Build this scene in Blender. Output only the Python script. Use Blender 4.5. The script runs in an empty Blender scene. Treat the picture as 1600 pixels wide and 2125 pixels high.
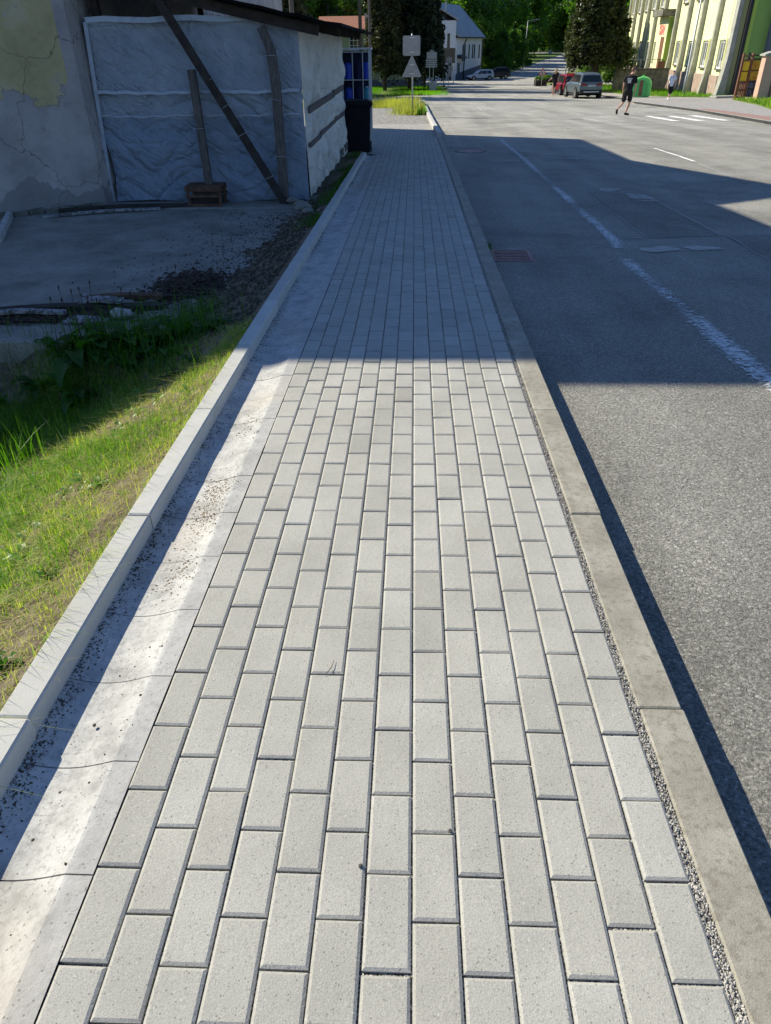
import bpy, bmesh, math, random
import numpy as np
from mathutils import Vector, Matrix, noise
random.seed(7); RNG=np.random.default_rng(11)
sc=bpy.context.scene; COL=sc.collection
# ------------------------------------------------------------------ camera
H=1.49; FPX=1462.
def _n(v): return v.normalized()
upc=_n(Vector((-32,2216,FPX))); dc=Vector((60,916,-FPX))
Fc=_n(dc-upc*dc.dot(upc)); Rc=Fc.cross(upc)
cam=bpy.data.cameras.new('camera'); camo=bpy.data.objects.new('camera',cam); COL.objects.link(camo)
cam.sensor_fit='VERTICAL'; cam.sensor_height=36; cam.lens=FPX/2125*36; cam.clip_start=.05; cam.clip_end=2500
camo.matrix_world=Matrix.Translation((0,0,H))@Matrix((Rc,Fc,upc)).to_4x4()
sc.camera=camo
# ------------------------------------------------------------------ light
SA,SB=1.10,.70                      # shadow shift (x, -y) per metre of height
s_el=math.atan(1/math.hypot(SA,SB)); s_az=math.atan2(-SA,SB)   # azimuth of the sun from +Y towards +X
w=bpy.data.worlds.new('World'); sc.world=w; w.use_nodes=True
nt=w.node_tree; bg=nt.nodes['Background']; sky=nt.nodes.new('ShaderNodeTexSky')
sky.sky_type='NISHITA'; sky.sun_disc=False; sky.sun_elevation=s_el; sky.sun_rotation=s_az
sky.dust_density=.3; sky.air_density=1.2; sky.ozone_density=3.5
wb=nt.nodes.new('ShaderNodeMix'); wb.data_type='RGBA'; wb.blend_type='MULTIPLY'; wb.inputs['Factor'].default_value=1; wb.inputs['B'].default_value=(.80,.95,1.21,1)
nt.links.new(sky.outputs[0],wb.inputs['A']); nt.links.new(wb.outputs['Result'],bg.inputs[0]); bg.inputs[1].default_value=.076
sl=bpy.data.lights.new('sun','SUN'); sl.energy=5.0; sl.angle=math.radians(.5); sl.color=(1,.92,.73)
so=bpy.data.objects.new('sun',sl); COL.objects.link(so)
so.rotation_euler=Vector((SA,-SB,-1)).to_track_quat('-Z','Y').to_euler()
sc.view_settings.view_transform='Standard'; sc.view_settings.look='None'; sc.view_settings.gamma=1
sc.view_settings.exposure=.55
sc.cycles.max_bounces=6; sc.cycles.transparent_max_bounces=12

# ------------------------------------------------------------------ terrain profile
PY=[-10,0,12,17,25,35,60,100,138,200,250,300,400,600]
PZ=[.239,0,-.287,-.41,-.66,-.97,-1.72,-2.5,-3.13,-3.35,-2.9,-2.0,.6,8]
def P(Y): return float(np.interp(Y,PY,PZ))
def Pv(Y): return np.interp(Y,PY,PZ)
# ------------------------------------------------------------------ materials
def nodes(name):
    m=bpy.data.materials.new(name); m.use_nodes=True; t=m.node_tree
    return m,t,t.nodes['Principled BSDF']
def N(t,typ,**kw):
    n=t.nodes.new(typ)
    for k,v in kw.items():
        if k.startswith('i_'):
            key=k[2:]; key=int(key) if key.isdigit() else key.replace('_',' ')
            n.inputs[key].default_value=v
        else: setattr(n,k,v)
    return n
def coord(t,mode='Object'):
    return N(t,'ShaderNodeTexCoord').outputs[mode]
def nz(t,vec,scale,detail=4,rough=.55,dist=0):
    n=N(t,'ShaderNodeTexNoise'); n.inputs['Scale'].default_value=scale; n.inputs['Detail'].default_value=detail
    n.inputs['Roughness'].default_value=rough; n.inputs['Distortion'].default_value=dist
    t.links.new(vec,n.inputs['Vector']); return n.outputs['Fac']
def ramp(t,fac,stops,interp='LINEAR'):
    r=N(t,'ShaderNodeValToRGB'); r.color_ramp.interpolation=interp; e=r.color_ramp.elements
    while len(e)<len(stops): e.new(.5)
    for el,(p,c) in zip(e,stops):
        el.position=p; el.color=(c,c,c,1) if isinstance(c,(int,float)) else (*c,1)
    t.links.new(fac,r.inputs[0]); return r.outputs[0]
def mix(t,fac,a,b,mode='MIX'):
    m=N(t,'ShaderNodeMix',data_type='RGBA',blend_type=mode)
    for s,v in ((m.inputs['Factor'],fac),(m.inputs['A'],a),(m.inputs['B'],b)):
        if isinstance(v,bpy.types.NodeSocket): t.links.new(v,s)
        elif isinstance(v,(int,float)): s.default_value=v if s.type=='VALUE' else (v,v,v,1)
        else: s.default_value=(*v,1)
    return m.outputs['Result']
def bump(t,b,h,strength=.5,dist=.01,prev=None):
    n=N(t,'ShaderNodeBump'); n.inputs['Strength'].default_value=strength; n.inputs['Distance'].default_value=dist
    t.links.new(h,n.inputs['Height'])
    if prev is not None: t.links.new(prev,n.inputs['Normal'])
    if b is not None: t.links.new(n.outputs[0],b.inputs['Normal'])
    return n.outputs[0]
def math_(t,op,a,b=0.,c=None):
    m=N(t,'ShaderNodeMath',operation=op)
    for i,v in enumerate((a,b) if c is None else (a,b,c)):
        if isinstance(v,bpy.types.NodeSocket): t.links.new(v,m.inputs[i])
        else: m.inputs[i].default_value=v
    return m.outputs[0]
def M(name,col,col2=None,scale=6,rough=.85,bs=None,bd=.004,metal=0,detail=5,spec=.3,lo=.35,hi=.65,stretch=None):
    m,t,b=nodes(name); b.inputs['Roughness'].default_value=rough; b.inputs['Metallic'].default_value=metal
    b.inputs['Specular IOR Level'].default_value=spec
    co=coord(t)
    if stretch:
        mp=N(t,'ShaderNodeMapping'); mp.inputs['Scale'].default_value=stretch; t.links.new(co,mp.inputs[0]); co=mp.outputs[0]
    if col2 is None: col2=tuple(c*.8 for c in col)
    c=ramp(t,nz(t,co,scale,detail),[(lo,col),(hi,col2)]); t.links.new(c,b.inputs['Base Color'])
    bump(t,b,nz(t,co,bs or scale*4,3),.5,bd)
    return m
def speck(t,co,scale,thr,soft=.02):
    v=N(t,'ShaderNodeTexVoronoi'); v.inputs['Scale'].default_value=scale; t.links.new(co,v.inputs['Vector'])
    sep=N(t,'ShaderNodeSeparateColor'); t.links.new(v.outputs['Color'],sep.inputs[0])
    near=math_(t,'LESS_THAN',v.outputs['Distance'],.35)
    sel=math_(t,'GREATER_THAN',sep.outputs[0],thr)
    return math_(t,'MULTIPLY',near,sel)
MAT={}
def mk_paver():
    m,t,b=nodes('paver concrete'); b.inputs['Roughness'].default_value=.9; b.inputs['Specular IOR Level'].default_value=.25
    co=coord(t); at=N(t,'ShaderNodeAttribute',attribute_name='tint')
    base=ramp(t,at.outputs['Fac'],[(0,(.27,.265,.24)),(.3,(.36,.355,.325)),(.75,(.395,.39,.36)),(1,(.42,.42,.395))])
    f=ramp(t,nz(t,co,270,5,.8),[(.32,.66),(.5,1),(.68,1.18)])
    base=mix(t,1,base,f,'MULTIPLY')
    big=ramp(t,nz(t,co,3.5,5,.6),[(.3,.88),(.6,1.04)]); base=mix(t,1,base,big,'MULTIPLY')
    st=ramp(t,nz(t,co,1.3,3),[(.6,0),(.75,.35)]); base=mix(t,st,base,(.40,.36,.30))
    base=mix(t,math_(t,'MULTIPLY',speck(t,co,170,.93),.6),base,(.13,.125,.12))
    base=mix(t,math_(t,'MULTIPLY',speck(t,co,150,.985),.4),base,(.62,.62,.58))
    t.links.new(base,b.inputs['Base Color'])
    n1=bump(t,None,nz(t,co,260,4,.7),.55,.0022); bump(t,b,nz(t,co,60,3),.3,.003,n1); return m
MAT['paver']=mk_paver()
def mk_joint():
    m,t,b=nodes('joint grit'); b.inputs['Roughness'].default_value=.95; co=coord(t)
    v=N(t,'ShaderNodeTexVoronoi'); v.inputs['Scale'].default_value=230; t.links.new(co,v.inputs['Vector'])
    sep=N(t,'ShaderNodeSeparateColor'); t.links.new(v.outputs['Color'],sep.inputs[0])
    c=ramp(t,sep.outputs[0],[(0,(.04,.038,.033)),(.5,(.13,.125,.11)),(.8,(.36,.345,.31)),(1,(.62,.60,.55))])
    t.links.new(c,b.inputs['Base Color']); bump(t,b,v.outputs['Distance'],.8,-.004); return m
MAT['joint']=mk_joint()
def mk_asphalt(name='asphalt',dark=1.0):
    m,t,b=nodes(name); b.inputs['Roughness'].default_value=.88; b.inputs['Specular IOR Level'].default_value=.25; co=coord(t)
    v=N(t,'ShaderNodeTexVoronoi'); v.inputs['Scale'].default_value=120; t.links.new(co,v.inputs['Vector'])
    sep=N(t,'ShaderNodeSeparateColor'); t.links.new(v.outputs['Color'],sep.inputs[0])
    d=dark
    c=ramp(t,sep.outputs[0],[(0,(.24*d,.235*d,.213*d)),(.5,(.36*d,.352*d,.322*d)),(.93,(.47*d,.458*d,.418*d)),(1,(.65*d,.63*d,.58*d))])
    big=ramp(t,nz(t,co,.9,6,.65),[(.3,.78),(.5,1),(.7,1.15)]); c=mix(t,1,c,big,'MULTIPLY')
    mp=N(t,'ShaderNodeMapping'); mp.inputs['Scale'].default_value=(1.3,.09,1); t.links.new(co,mp.inputs[0])
    tr=ramp(t,nz(t,mp.outputs[0],1.0,4),[(.35,.82),(.65,1.12)]); c=mix(t,1,c,tr,'MULTIPLY')
    st=ramp(t,nz(t,co,.33,5,.6,.8),[(.53,1),(.66,.74)]); c=mix(t,1,c,st,'MULTIPLY')
    t.links.new(c,b.inputs['Base Color'])
    n1=bump(t,None,v.outputs['Distance'],.8,-.009); n2=bump(t,None,nz(t,co,75,5,.75,.6),1.0,.022,n1); bump(t,b,nz(t,co,9,4,.6),.5,.025,n2)
    return m
MAT['asphalt']=mk_asphalt(); MAT['asphalt_dark']=mk_asphalt('dark asphalt patch',.78)
def mk_gutter():
    m,t,b=nodes('gutter concrete'); b.inputs['Roughness'].default_value=.93; b.inputs['Specular IOR Level'].default_value=.2; co=coord(t)
    c=ramp(t,nz(t,co,7,8,.68),[(.32,(.29,.29,.285)),(.47,(.44,.44,.43)),(.62,(.54,.535,.52))])
    c=mix(t,ramp(t,nz(t,co,45,6,.8),[(.52,0),(.60,.6)]),c,(.27,.27,.265))
    sx=N(t,'ShaderNodeSeparateXYZ'); t.links.new(co,sx.inputs[0])
    dirt=ramp(t,nz(t,co,1.1,4),[(.52,0),(.68,.45)]); c=mix(t,dirt,c,(.42,.35,.26))
    lip=math_(t,'GREATER_THAN',sx.outputs[0],-.745); c=mix(t,math_(t,'MULTIPLY',lip,.45),c,(.36,.355,.34))
    c=mix(t,math_(t,'MULTIPLY',speck(t,co,140,.93),.6),c,(.12,.12,.11))
    t.links.new(c,b.inputs['Base Color'])
    n1=bump(t,None,nz(t,co,300,4,.7),.45,.002); bump(t,b,nz(t,co,40,5,.7),.5,.005,n1); return m
MAT['gutter']=mk_gutter()
def mk_edging():
    m,t,b=nodes('edging concrete'); b.inputs['Roughness'].default_value=.9; co=coord(t)
    at=N(t,'ShaderNodeAttribute',attribute_name='tint')
    c=ramp(t,at.outputs['Fac'],[(0,(.41,.41,.39)),(1,(.50,.50,.48))])
    c=mix(t,1,c,ramp(t,nz(t,co,380,3,.7),[(.3,.78),(.5,1),(.7,1.1)]),'MULTIPLY')
    c=mix(t,1,c,ramp(t,nz(t,co,5,5),[(.3,.9),(.65,1.04)]),'MULTIPLY')
    t.links.new(c,b.inputs['Base Color']); bump(t,b,nz(t,co,240,4,.7),.4,.002); return m
MAT['edging']=mk_edging()
def mk_kerb():
    m,t,b=nodes('kerb stone'); b.inputs['Roughness'].default_value=.93; co=coord(t)
    c=ramp(t,nz(t,co,6,6,.65),[(.3,(.235,.22,.185)),(.5,(.30,.285,.24)),(.68,(.365,.35,.305))])
    c=mix(t,ramp(t,nz(t,co,42,5,.7),[(.5,0),(.62,.55)]),c,(.165,.147,.112))
    c=mix(t,1,c,ramp(t,nz(t,co,330,3,.75),[(.3,.7),(.5,1),(.7,1.15)]),'MULTIPLY')
    t.links.new(c,b.inputs['Base Color'])
    n1=bump(t,None,nz(t,co,230,4,.75),.55,.003); bump(t,b,nz(t,co,30,4),.4,.004,n1); return m
MAT['kerb']=mk_kerb()
def mk_soil():
    m,t,b=nodes('soil'); b.inputs['Roughness'].default_value=.97; co=coord(t)
    c=ramp(t,nz(t,co,14,7,.7),[(.3,(.09,.065,.042)),(.5,(.19,.15,.10)),(.66,(.32,.265,.195))])
    v=N(t,'ShaderNodeTexVoronoi'); v.inputs['Scale'].default_value=60; t.links.new(co,v.inputs['Vector'])
    t.links.new(c,b.inputs['Base Color']); n1=bump(t,None,v.outputs['Distance'],.7,-.015); bump(t,b,nz(t,co,30,6,.75),1,.03,n1); return m
MAT['soil']=mk_soil()
def mk_yard():
    m,t,b=nodes('yard concrete'); b.inputs['Roughness'].default_value=.95; co=coord(t)
    c=ramp(t,nz(t,co,2.2,7,.65),[(.3,(.16,.15,.13)),(.5,(.25,.235,.205)),(.7,(.32,.31,.28))])
    c=mix(t,ramp(t,nz(t,co,22,6,.75),[(.57,0),(.66,.6)]),c,(.09,.08,.065))
    c=mix(t,math_(t,'MULTIPLY',speck(t,co,60,.9),.7),c,(.06,.055,.05))
    t.links.new(c,b.inputs['Base Color']); bump(t,b,nz(t,co,70,6,.7),.6,.006); return m
MAT['yard']=mk_yard()
def mk_veg(name,stops,rough=.55,trans=.45,tcol=(.32,.5,.06),attr='tint'):
    m=bpy.data.materials.new(name); m.use_nodes=True; t=m.node_tree; b=t.nodes['Principled BSDF']; out=t.nodes['Material Output']
    at=N(t,'ShaderNodeAttribute',attribute_name=attr)
    c=ramp(t,at.outputs['Fac'],stops); t.links.new(c,b.inputs['Base Color'])
    b.inputs['Roughness'].default_value=rough; b.inputs['Specular IOR Level'].default_value=.25
    tr=N(t,'ShaderNodeBsdfTranslucent'); t.links.new(mix(t,1,c,(tcol[0]*3,tcol[1]*3,tcol[2]*3),'MULTIPLY'),tr.inputs[0])
    ms=N(t,'ShaderNodeMixShader'); ms.inputs[0].default_value=trans
    t.links.new(b.outputs[0],ms.inputs[1]); t.links.new(tr.outputs[0],ms.inputs[2]); t.links.new(ms.outputs[0],out.inputs[0]); return m
MAT['grass']=mk_veg('grass',[(0,(.03,.08,.012)),(.35,(.085,.185,.018)),(.62,(.19,.30,.028)),(.8,(.34,.33,.08)),(1,(.55,.44,.24))],.5,.42,(.55,.75,.12))
MAT['weed']=mk_veg('weed leaf',[(0,(.02,.065,.012)),(1,(.065,.15,.025))],.4,.4,(.5,.8,.12))  # leaf green darkened to deepen the shade where the docks grow
MAT['leaf']=mk_veg('broadleaf foliage',[(0,(.03,.06,.015)),(.5,(.07,.125,.024)),(1,(.14,.22,.04))],.5,.45,(.5,.8,.1))
MAT['leaf_bright']=mk_veg('bright maple foliage',[(0,(.045,.09,.02)),(1,(.17,.26,.045))],.55,.38,(.45,.7,.12))
MAT['needle']=mk_veg('spruce needles',[(0,(.012,.024,.014)),(1,(.032,.05,.026))],.6,.12,(.4,.5,.2))
MAT['needle_olive']=mk_veg('olive spruce needles',[(0,(.028,.036,.016)),(1,(.10,.10,.045))],.6,.15,(.4,.5,.2))
MAT['needle_pine']=mk_veg('pine needles',[(0,(.022,.036,.014)),(1,(.085,.095,.03))],.6,.2,(.4,.5,.2))
MAT['drygrass']=mk_veg('tall dry grass',[(0,(.14,.2,.03)),(.5,(.3,.3,.06)),(1,(.45,.38,.16))],.6,.4,(.5,.6,.2))
MAT['bark']=M('bark',(.10,.085,.07),(.04,.033,.027),9,.95,30,.02)
def mk_plaster():
    m,t,b=nodes('old plaster'); b.inputs['Roughness'].default_value=.95; b.inputs['Specular IOR Level'].default_value=.1; co=coord(t)
    sx=N(t,'ShaderNodeSeparateXYZ'); t.links.new(co,sx.inputs[0]); Z=sx.outputs[2]; X=sx.outputs[0]
    grey=ramp(t,nz(t,co,1.6,7,.65),[(.3,(.28,.265,.27)),(.5,(.38,.355,.35)),(.68,(.47,.445,.43))])
    yel=ramp(t,nz(t,co,2.5,7,.7),[(.3,(.36,.31,.17)),(.5,(.47,.40,.22)),(.66,(.52,.47,.33))])
    # yellow paint survives above a ragged line that steps up towards the corner
    n=nz(t,co,1.7,6,.6); n2=nz(t,co,7,4,.6)
    lvl=math_(t,'ADD',math_(t,'MULTIPLY',X,.42),3.0)            # rises to the right
    edge=math_(t,'SUBTRACT',Z,lvl); edge=math_(t,'ADD',edge,math_(t,'MULTIPLY',math_(t,'SUBTRACT',n,.5),1.5)); edge=math_(t,'ADD',edge,math_(t,'MULTIPLY',math_(t,'SUBTRACT',n2,.5),.35))
    mask=ramp(t,edge,[(0,0),(.012,1)])
    corner=math_(t,'LESS_THAN',X,-4.42); mask=math_(t,'MULTIPLY',mask,corner)
    patch=ramp(t,nz(t,co,2.9,3),[(.63,0),(.65,1)]); mask2=math_(t,'MULTIPLY',mask,math_(t,'SUBTRACT',1,patch))
    c=mix(t,mask2,grey,yel)
    # damp, dirtier band at the foot, with a ragged scaled-off edge
    e2=math_(t,'ADD',Z,math_(t,'MULTIPLY',math_(t,'SUBTRACT',n,.5),-1.3)); low=ramp(t,e2,[(.0,1),(.012,0)])
    c=mix(t,math_(t,'MULTIPLY',low,.65),c,(.19,.185,.19))
    c=mix(t,ramp(t,nz(t,co,5,7,.7),[(.55,0),(.72,.5)]),c,(.17,.16,.14))
    # cracks
    v=N(t,'ShaderNodeTexVoronoi',feature='DISTANCE_TO_EDGE'); v.inputs['Scale'].default_value=.8
    wv=N(t,'ShaderNodeVectorMath',operation='ADD'); t.links.new(co,wv.inputs[0])
    nn=N(t,'ShaderNodeTexNoise'); nn.inputs['Scale'].default_value=3; nn.inputs['Detail'].default_value=5; t.links.new(co,nn.inputs[0])
    sc_=N(t,'ShaderNodeVectorMath',operation='SCALE'); sc_.inputs['Scale'].default_value=.5; t.links.new(nn.outputs['Color'],sc_.inputs[0]); t.links.new(sc_.outputs[0],wv.inputs[1])
    t.links.new(wv.outputs[0],v.inputs['Vector']); cr=ramp(t,v.outputs['Distance'],[(0,1),(.006,0)])
    c=mix(t,math_(t,'MULTIPLY',cr,.75),c,(.06,.055,.05))
    t.links.new(c,b.inputs['Base Color'])
    n1=bump(t,None,mask,.8,.012); n2=bump(t,None,nz(t,co,9,6,.7),.6,.03,n1); bump(t,b,nz(t,co,90,4,.7),.4,.004,n2); return m
MAT['plaster']=mk_plaster()
def mk_tarp(name,c0,c1,trans,grid=False,soft=False):
    m=bpy.data.materials.new(name); m.use_nodes=True; t=m.node_tree; b=t.nodes['Principled BSDF']; out=t.nodes['Material Output']; co=coord(t)
    c=ramp(t,nz(t,co,3,6,.6),[(.3,c0),(.7,c1)])
    sx=N(t,'ShaderNodeSeparateXYZ'); t.links.new(co,sx.inputs[0])
    h=N(t,'ShaderNodeTexNoise'); h.inputs['Scale'].default_value=2; h.inputs['Detail'].default_value=7; h.inputs['Distortion'].default_value=1.2; t.links.new(co,h.inputs[0])
    c=mix(t,ramp(t,nz(t,co,9,6,.7),[(.55,0),(.75,.4)]),c,tuple(x*.55 for x in c0))
    if grid:
        low=math_(t,'LESS_THAN',math_(t,'ADD',sx.outputs[2],-.33),.72-.0); c=mix(t,math_(t,'MULTIPLY',low,.55),c,(.22,.31,.44))
    t.links.new(c,b.inputs['Base Color']); b.inputs['Roughness'].default_value=.42; b.inputs['Specular IOR Level'].default_value=.45
    n1=bump(t,None,h.outputs[0],1,.07 if soft else .12); n2=bump(t,None,nz(t,co,22,6,.65,1.5),.9,.008 if soft else .02,n1)
    mp=N(t,'ShaderNodeMapping'); mp.inputs['Rotation'].default_value=(0,math.radians(-35),0); t.links.new(co,mp.inputs[0]); mp2=N(t,'ShaderNodeMapping'); mp2.inputs['Scale'].default_value=(1.1,1.1,4.5); t.links.new(mp.outputs[0],mp2.inputs[0]); mp=mp2
    cr=N(t,'ShaderNodeTexNoise'); cr.inputs['Scale'].default_value=1.5; cr.inputs['Detail'].default_value=6; cr.inputs['Distortion'].default_value=.8; t.links.new(mp.outputs[0],cr.inputs[0])
    rid=math_(t,'ABSOLUTE',math_(t,'SUBTRACT',cr.outputs[0],.5)); n2=bump(t,None,rid,1,-.05 if soft else -.09,n2)
    weave=N(t,'ShaderNodeTexChecker'); weave.inputs['Scale'].default_value=260; t.links.new(co,weave.inputs[0]); bump(t,b,weave.outputs['Fac'],.12,.001,n2)
    tr=N(t,'ShaderNodeBsdfTranslucent'); t.links.new(c,tr.inputs[0]); ms=N(t,'ShaderNodeMixShader'); ms.inputs[0].default_value=trans
    t.links.new(b.outputs[0],ms.inputs[1]); t.links.new(tr.outputs[0],ms.inputs[2]); t.links.new(ms.outputs[0],out.inputs[0]); return m
MAT['tarp']=mk_tarp('bluish woven tarp',(.36,.43,.52),(.50,.56,.64),.25,True)
MAT['tarp_white']=mk_tarp('pale grubby tarp',(.70,.69,.63),(.90,.89,.84),.3,soft=True)
MAT['tarp_hem']=M('tarp hem',(.44,.50,.58),(.34,.40,.47),12,.5)
MAT['wood_grey']=M('weathered timber',(.14,.125,.115),(.07,.062,.058),7,.9,40,.004,stretch=(6,6,1))
MAT['wood_dark']=M('dark timber',(.055,.045,.04),(.03,.025,.022),9,.9,40,.004)
MAT['wood_red']=M('crate timber',(.15,.085,.055),(.08,.045,.03),14,.9,60,.003)
MAT['wood_brown']=M('brown stained wood',(.23,.11,.07),(.15,.07,.045),14,.75,60,.002)
MAT['plank_white']=M('flaking painted plank',(.30,.30,.31),(.09,.085,.08),22,.9,60,.003,lo=.45,hi=.6)
MAT['roof_dark']=M('tarred roof sheet',(.010,.009,.009),(.006,.006,.006),9,.95,40,.006,spec=.05)
MAT['wire']=M('rusty wire',(.14,.13,.12),(.07,.06,.055),30,.5,90,.001,metal=.6)
MAT['bin']=M('bin plastic',(.006,.007,.011),(.010,.011,.016),9,.6,90,.0006,spec=.15)
MAT['rubber']=M('tyre rubber',(.02,.02,.02),(.03,.03,.03),20,.85)
MAT['white_metal']=M('white painted metal',(.62,.63,.64),(.5,.51,.52),12,.5,60,.0006)
MAT['galv']=M('galvanised steel',(.42,.44,.45),(.33,.35,.36),14,.5,60,.0006,metal=.35)
MAT['sign_back']=M('sign back metal',(.30,.32,.34),(.25,.27,.29),5,.6,60,.0004,metal=.1)
MAT['black_metal']=M('black painted metal',(.02,.02,.022),(.03,.03,.03),20,.5,80,.0005)
MAT['blue_plastic']=M('blue plastic',(.02,.05,.45),(.03,.09,.55),12,.4,60,.001)
MAT['cyan_plastic']=M('turquoise plastic',(.03,.28,.42),(.1,.4,.5),14,.4,60,.001)
MAT['navy']=M('dark navy board',(.008,.014,.05),(.012,.02,.07),6,.6)
MAT['skin']=M('skin',(.62,.36,.26),(.55,.30,.21),18,.55)
MAT['skin_pale']=M('light skin',(.68,.45,.35),(.62,.38,.28),18,.55)
MAT['cloth_black']=M('black cotton',(.012,.012,.014),(.022,.022,.025),30,.9,60,.004)
MAT['cloth_white']=M('white cotton',(.72,.74,.8),(.6,.62,.68),30,.9,60,.004)
MAT['print_white']=M('white shirt print',(.7,.72,.75),(.6,.62,.65),30,.8)
MAT['hair_brown']=M('brown hair',(.20,.10,.06),(.13,.065,.04),60,.6)
MAT['hair_blond']=M('blond hair',(.42,.29,.15),(.3,.2,.1),60,.6)
MAT['glass_dark']=M('dark glass',(.015,.02,.025),(.02,.026,.03),4,.08,9,.0001,spec=.6)
MAT['pane']=M('window pane',(.10,.115,.13),(.16,.175,.19),.8,.12,3,.0002,spec=.6)
MAT['curtain']=M('net curtain',(.5,.5,.5),(.36,.37,.38),8,.9,stretch=(30,30,.4))
MAT['yellow_wall']=M('pale yellow render',(.88,.87,.50),(.85,.83,.46),.8,.9,50,.003)
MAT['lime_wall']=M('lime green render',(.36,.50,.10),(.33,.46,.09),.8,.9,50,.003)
MAT['lime_wall_shade']=M('lime render with shade',(.24,.40,.11),(.22,.37,.10),.8,.9,50,.003)  # lime render again, darkened: the end wall's shade put into the colour
MAT['pilaster']=M('grey-white roughcast',(.42,.42,.37),(.31,.31,.27),3,.95,40,.008)
MAT['plinth_stone']=M('pink stone cladding',(.47,.36,.30),(.30,.22,.18),5,.95,25,.02,detail=8)
MAT['grey_render']=M('grey-blue render',(.13,.15,.19),(.10,.12,.15),2,.9,40,.003)
MAT['old_concrete']=M('old stained concrete',(.26,.25,.21),(.10,.10,.085),2.2,.95,30,.008,detail=8)
MAT['frame_white']=M('white window frame',(.75,.75,.74),(.68,.68,.67),10,.5)
MAT['sill']=M('sill',(.12,.11,.10),(.08,.075,.07),10,.7)
MAT['white_render']=M('white render',(.80,.82,.84),(.72,.74,.77),1.2,.9,30,.003)
MAT['white_roof']=M('pale metal roof',(.42,.43,.44),(.32,.33,.34),2,.6,20,.01,stretch=(1,1,1))
MAT['tile_roof']=M('red tile roof',(.33,.13,.08),(.2,.09,.06),5,.9,12,.03)
MAT['green_render']=M('dull green render',(.34,.37,.24),(.28,.31,.2),1.2,.9,30,.003)
MAT['cream_render']=M('cream render',(.55,.52,.46),(.48,.45,.4),1.2,.9)
MAT['pink_wall']=M('pink render',(.62,.40,.31),(.55,.35,.27),2.5,.9,30,.005)
MAT['yellow_paper']=M('yellow poster',(.72,.56,.05),(.6,.42,.03),4,.7)
MAT['yellow_dark']=M('aged yellow poster',(.50,.34,.03),(.42,.16,.02),3.2,.7,lo=.45,hi=.6)
MAT['igloo']=M('green plastic',(.16,.62,.17),(.13,.56,.14),4,.5,60,.001)
MAT['igloo_dark']=M('darker green inlay',(.10,.44,.12),(.08,.38,.10),4,.5)  # plain darker green than the shell
MAT['paint_blue']=M('grey-blue car paint',(.11,.14,.16),(.105,.13,.15),2,.3,90,.0001,metal=.25,spec=.6)
MAT['paint_red']=M('red car paint',(.20,.008,.014),(.18,.007,.012),2,.28,90,.0001,spec=.6)
MAT['paint_white']=M('white car paint',(.62,.64,.66),(.58,.6,.62),2,.3,90,.0001,spec=.6)
MAT['paint_dark']=M('black car paint',(.03,.022,.02),(.035,.026,.024),2,.3,90,.0001,spec=.6)
MAT['bumper']=M('black bumper plastic',(.02,.021,.023),(.03,.03,.032),20,.6)
MAT['rim']=M('alloy rim',(.4,.41,.42),(.3,.31,.32),20,.35,metal=.8)
MAT['tail_red']=M('red tail lamp',(.3,.01,.012),(.2,.008,.01),30,.2)
MAT['lamp_clear']=M('clear headlamp',(.6,.62,.64),(.5,.52,.54),30,.15)
MAT['plate']=M('number plate',(.7,.71,.72),(.65,.66,.67),30,.5)
MAT['black_ink']=M('black lettering',(.015,.015,.018),(.02,.02,.02),30,.7)
MAT['pink_ink']=M('faded red lettering',(.78,.22,.22),(.7,.25,.24),30,.8)
MAT['red_ink']=M('red sign border',(.55,.03,.03),(.5,.03,.03),30,.5)
MAT['walk']=M('pale footpath asphalt',(.36,.345,.33),(.27,.26,.25),3,.92,120,.004,detail=8)
MAT['walk_red']=M('reddish tactile paving',(.33,.22,.19),(.27,.17,.15),6,.92,120,.004)
MAT['gravel']=M('loose gravel',(.34,.33,.31),(.12,.115,.105),9,.97,26,.03,detail=9,lo=.42,hi=.6)
MAT['lawn']=M('lawn base',(.09,.16,.025),(.16,.20,.045),3,.95,60,.03,detail=8)
MAT['ground']=M('ground',(.10,.10,.05),(.06,.055,.035),.5,.95,9,.03)
MAT['hill']=M('wooded ground',(.03,.045,.015),(.02,.03,.012),.2,.95,4,.1)
MAT['stone']=M('pale rock',(.27,.255,.22),(.17,.16,.14),6,.9,30,.01)
MAT['rust']=M('rusted cast iron',(.34,.19,.18),(.22,.12,.12),14,.6,70,.002,metal=.3)
MAT['void']=M('drain void',(.004,.004,.004),(.006,.006,.006),4,1)
MAT['leaf_dry']=M('dry leaf',(.45,.2,.1),(.35,.14,.07),40,.8)
MAT['debris']=M('crumbled bark',(.09,.06,.045),(.035,.026,.02),30,.95)
def mk_worn(name,col,thr,scale=(6,26,1),soft=.05,dens=1.0):
    m=bpy.data.materials.new(name); m.use_nodes=True; t=m.node_tree; b=t.nodes['Principled BSDF']; out=t.nodes['Material Output']; co=coord(t)
    mp=N(t,'ShaderNodeMapping'); mp.inputs['Scale'].default_value=scale; t.links.new(co,mp.inputs[0])
    a=nz(t,mp.outputs[0],1.0,6,.7,2.2); b2=nz(t,co,.9,3)
    at=N(t,'ShaderNodeAttribute',attribute_name='tint')
    s=math_(t,'ADD',math_(t,'MULTIPLY',a,.7),math_(t,'MULTIPLY',b2,.3))
    s=math_(t,'SUBTRACT',s,math_(t,'MULTIPLY',math_(t,'SUBTRACT',1,at.outputs['Fac']),.35))
    al=ramp(t,s,[(thr,0),(thr+soft,dens)])
    b.inputs['Base Color'].default_value=(*col,1); b.inputs['Roughness'].default_value=.85
    t.links.new(al,b.inputs['Alpha']); bump(t,b,nz(t,co,80,4),.5,.006); return m
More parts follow.
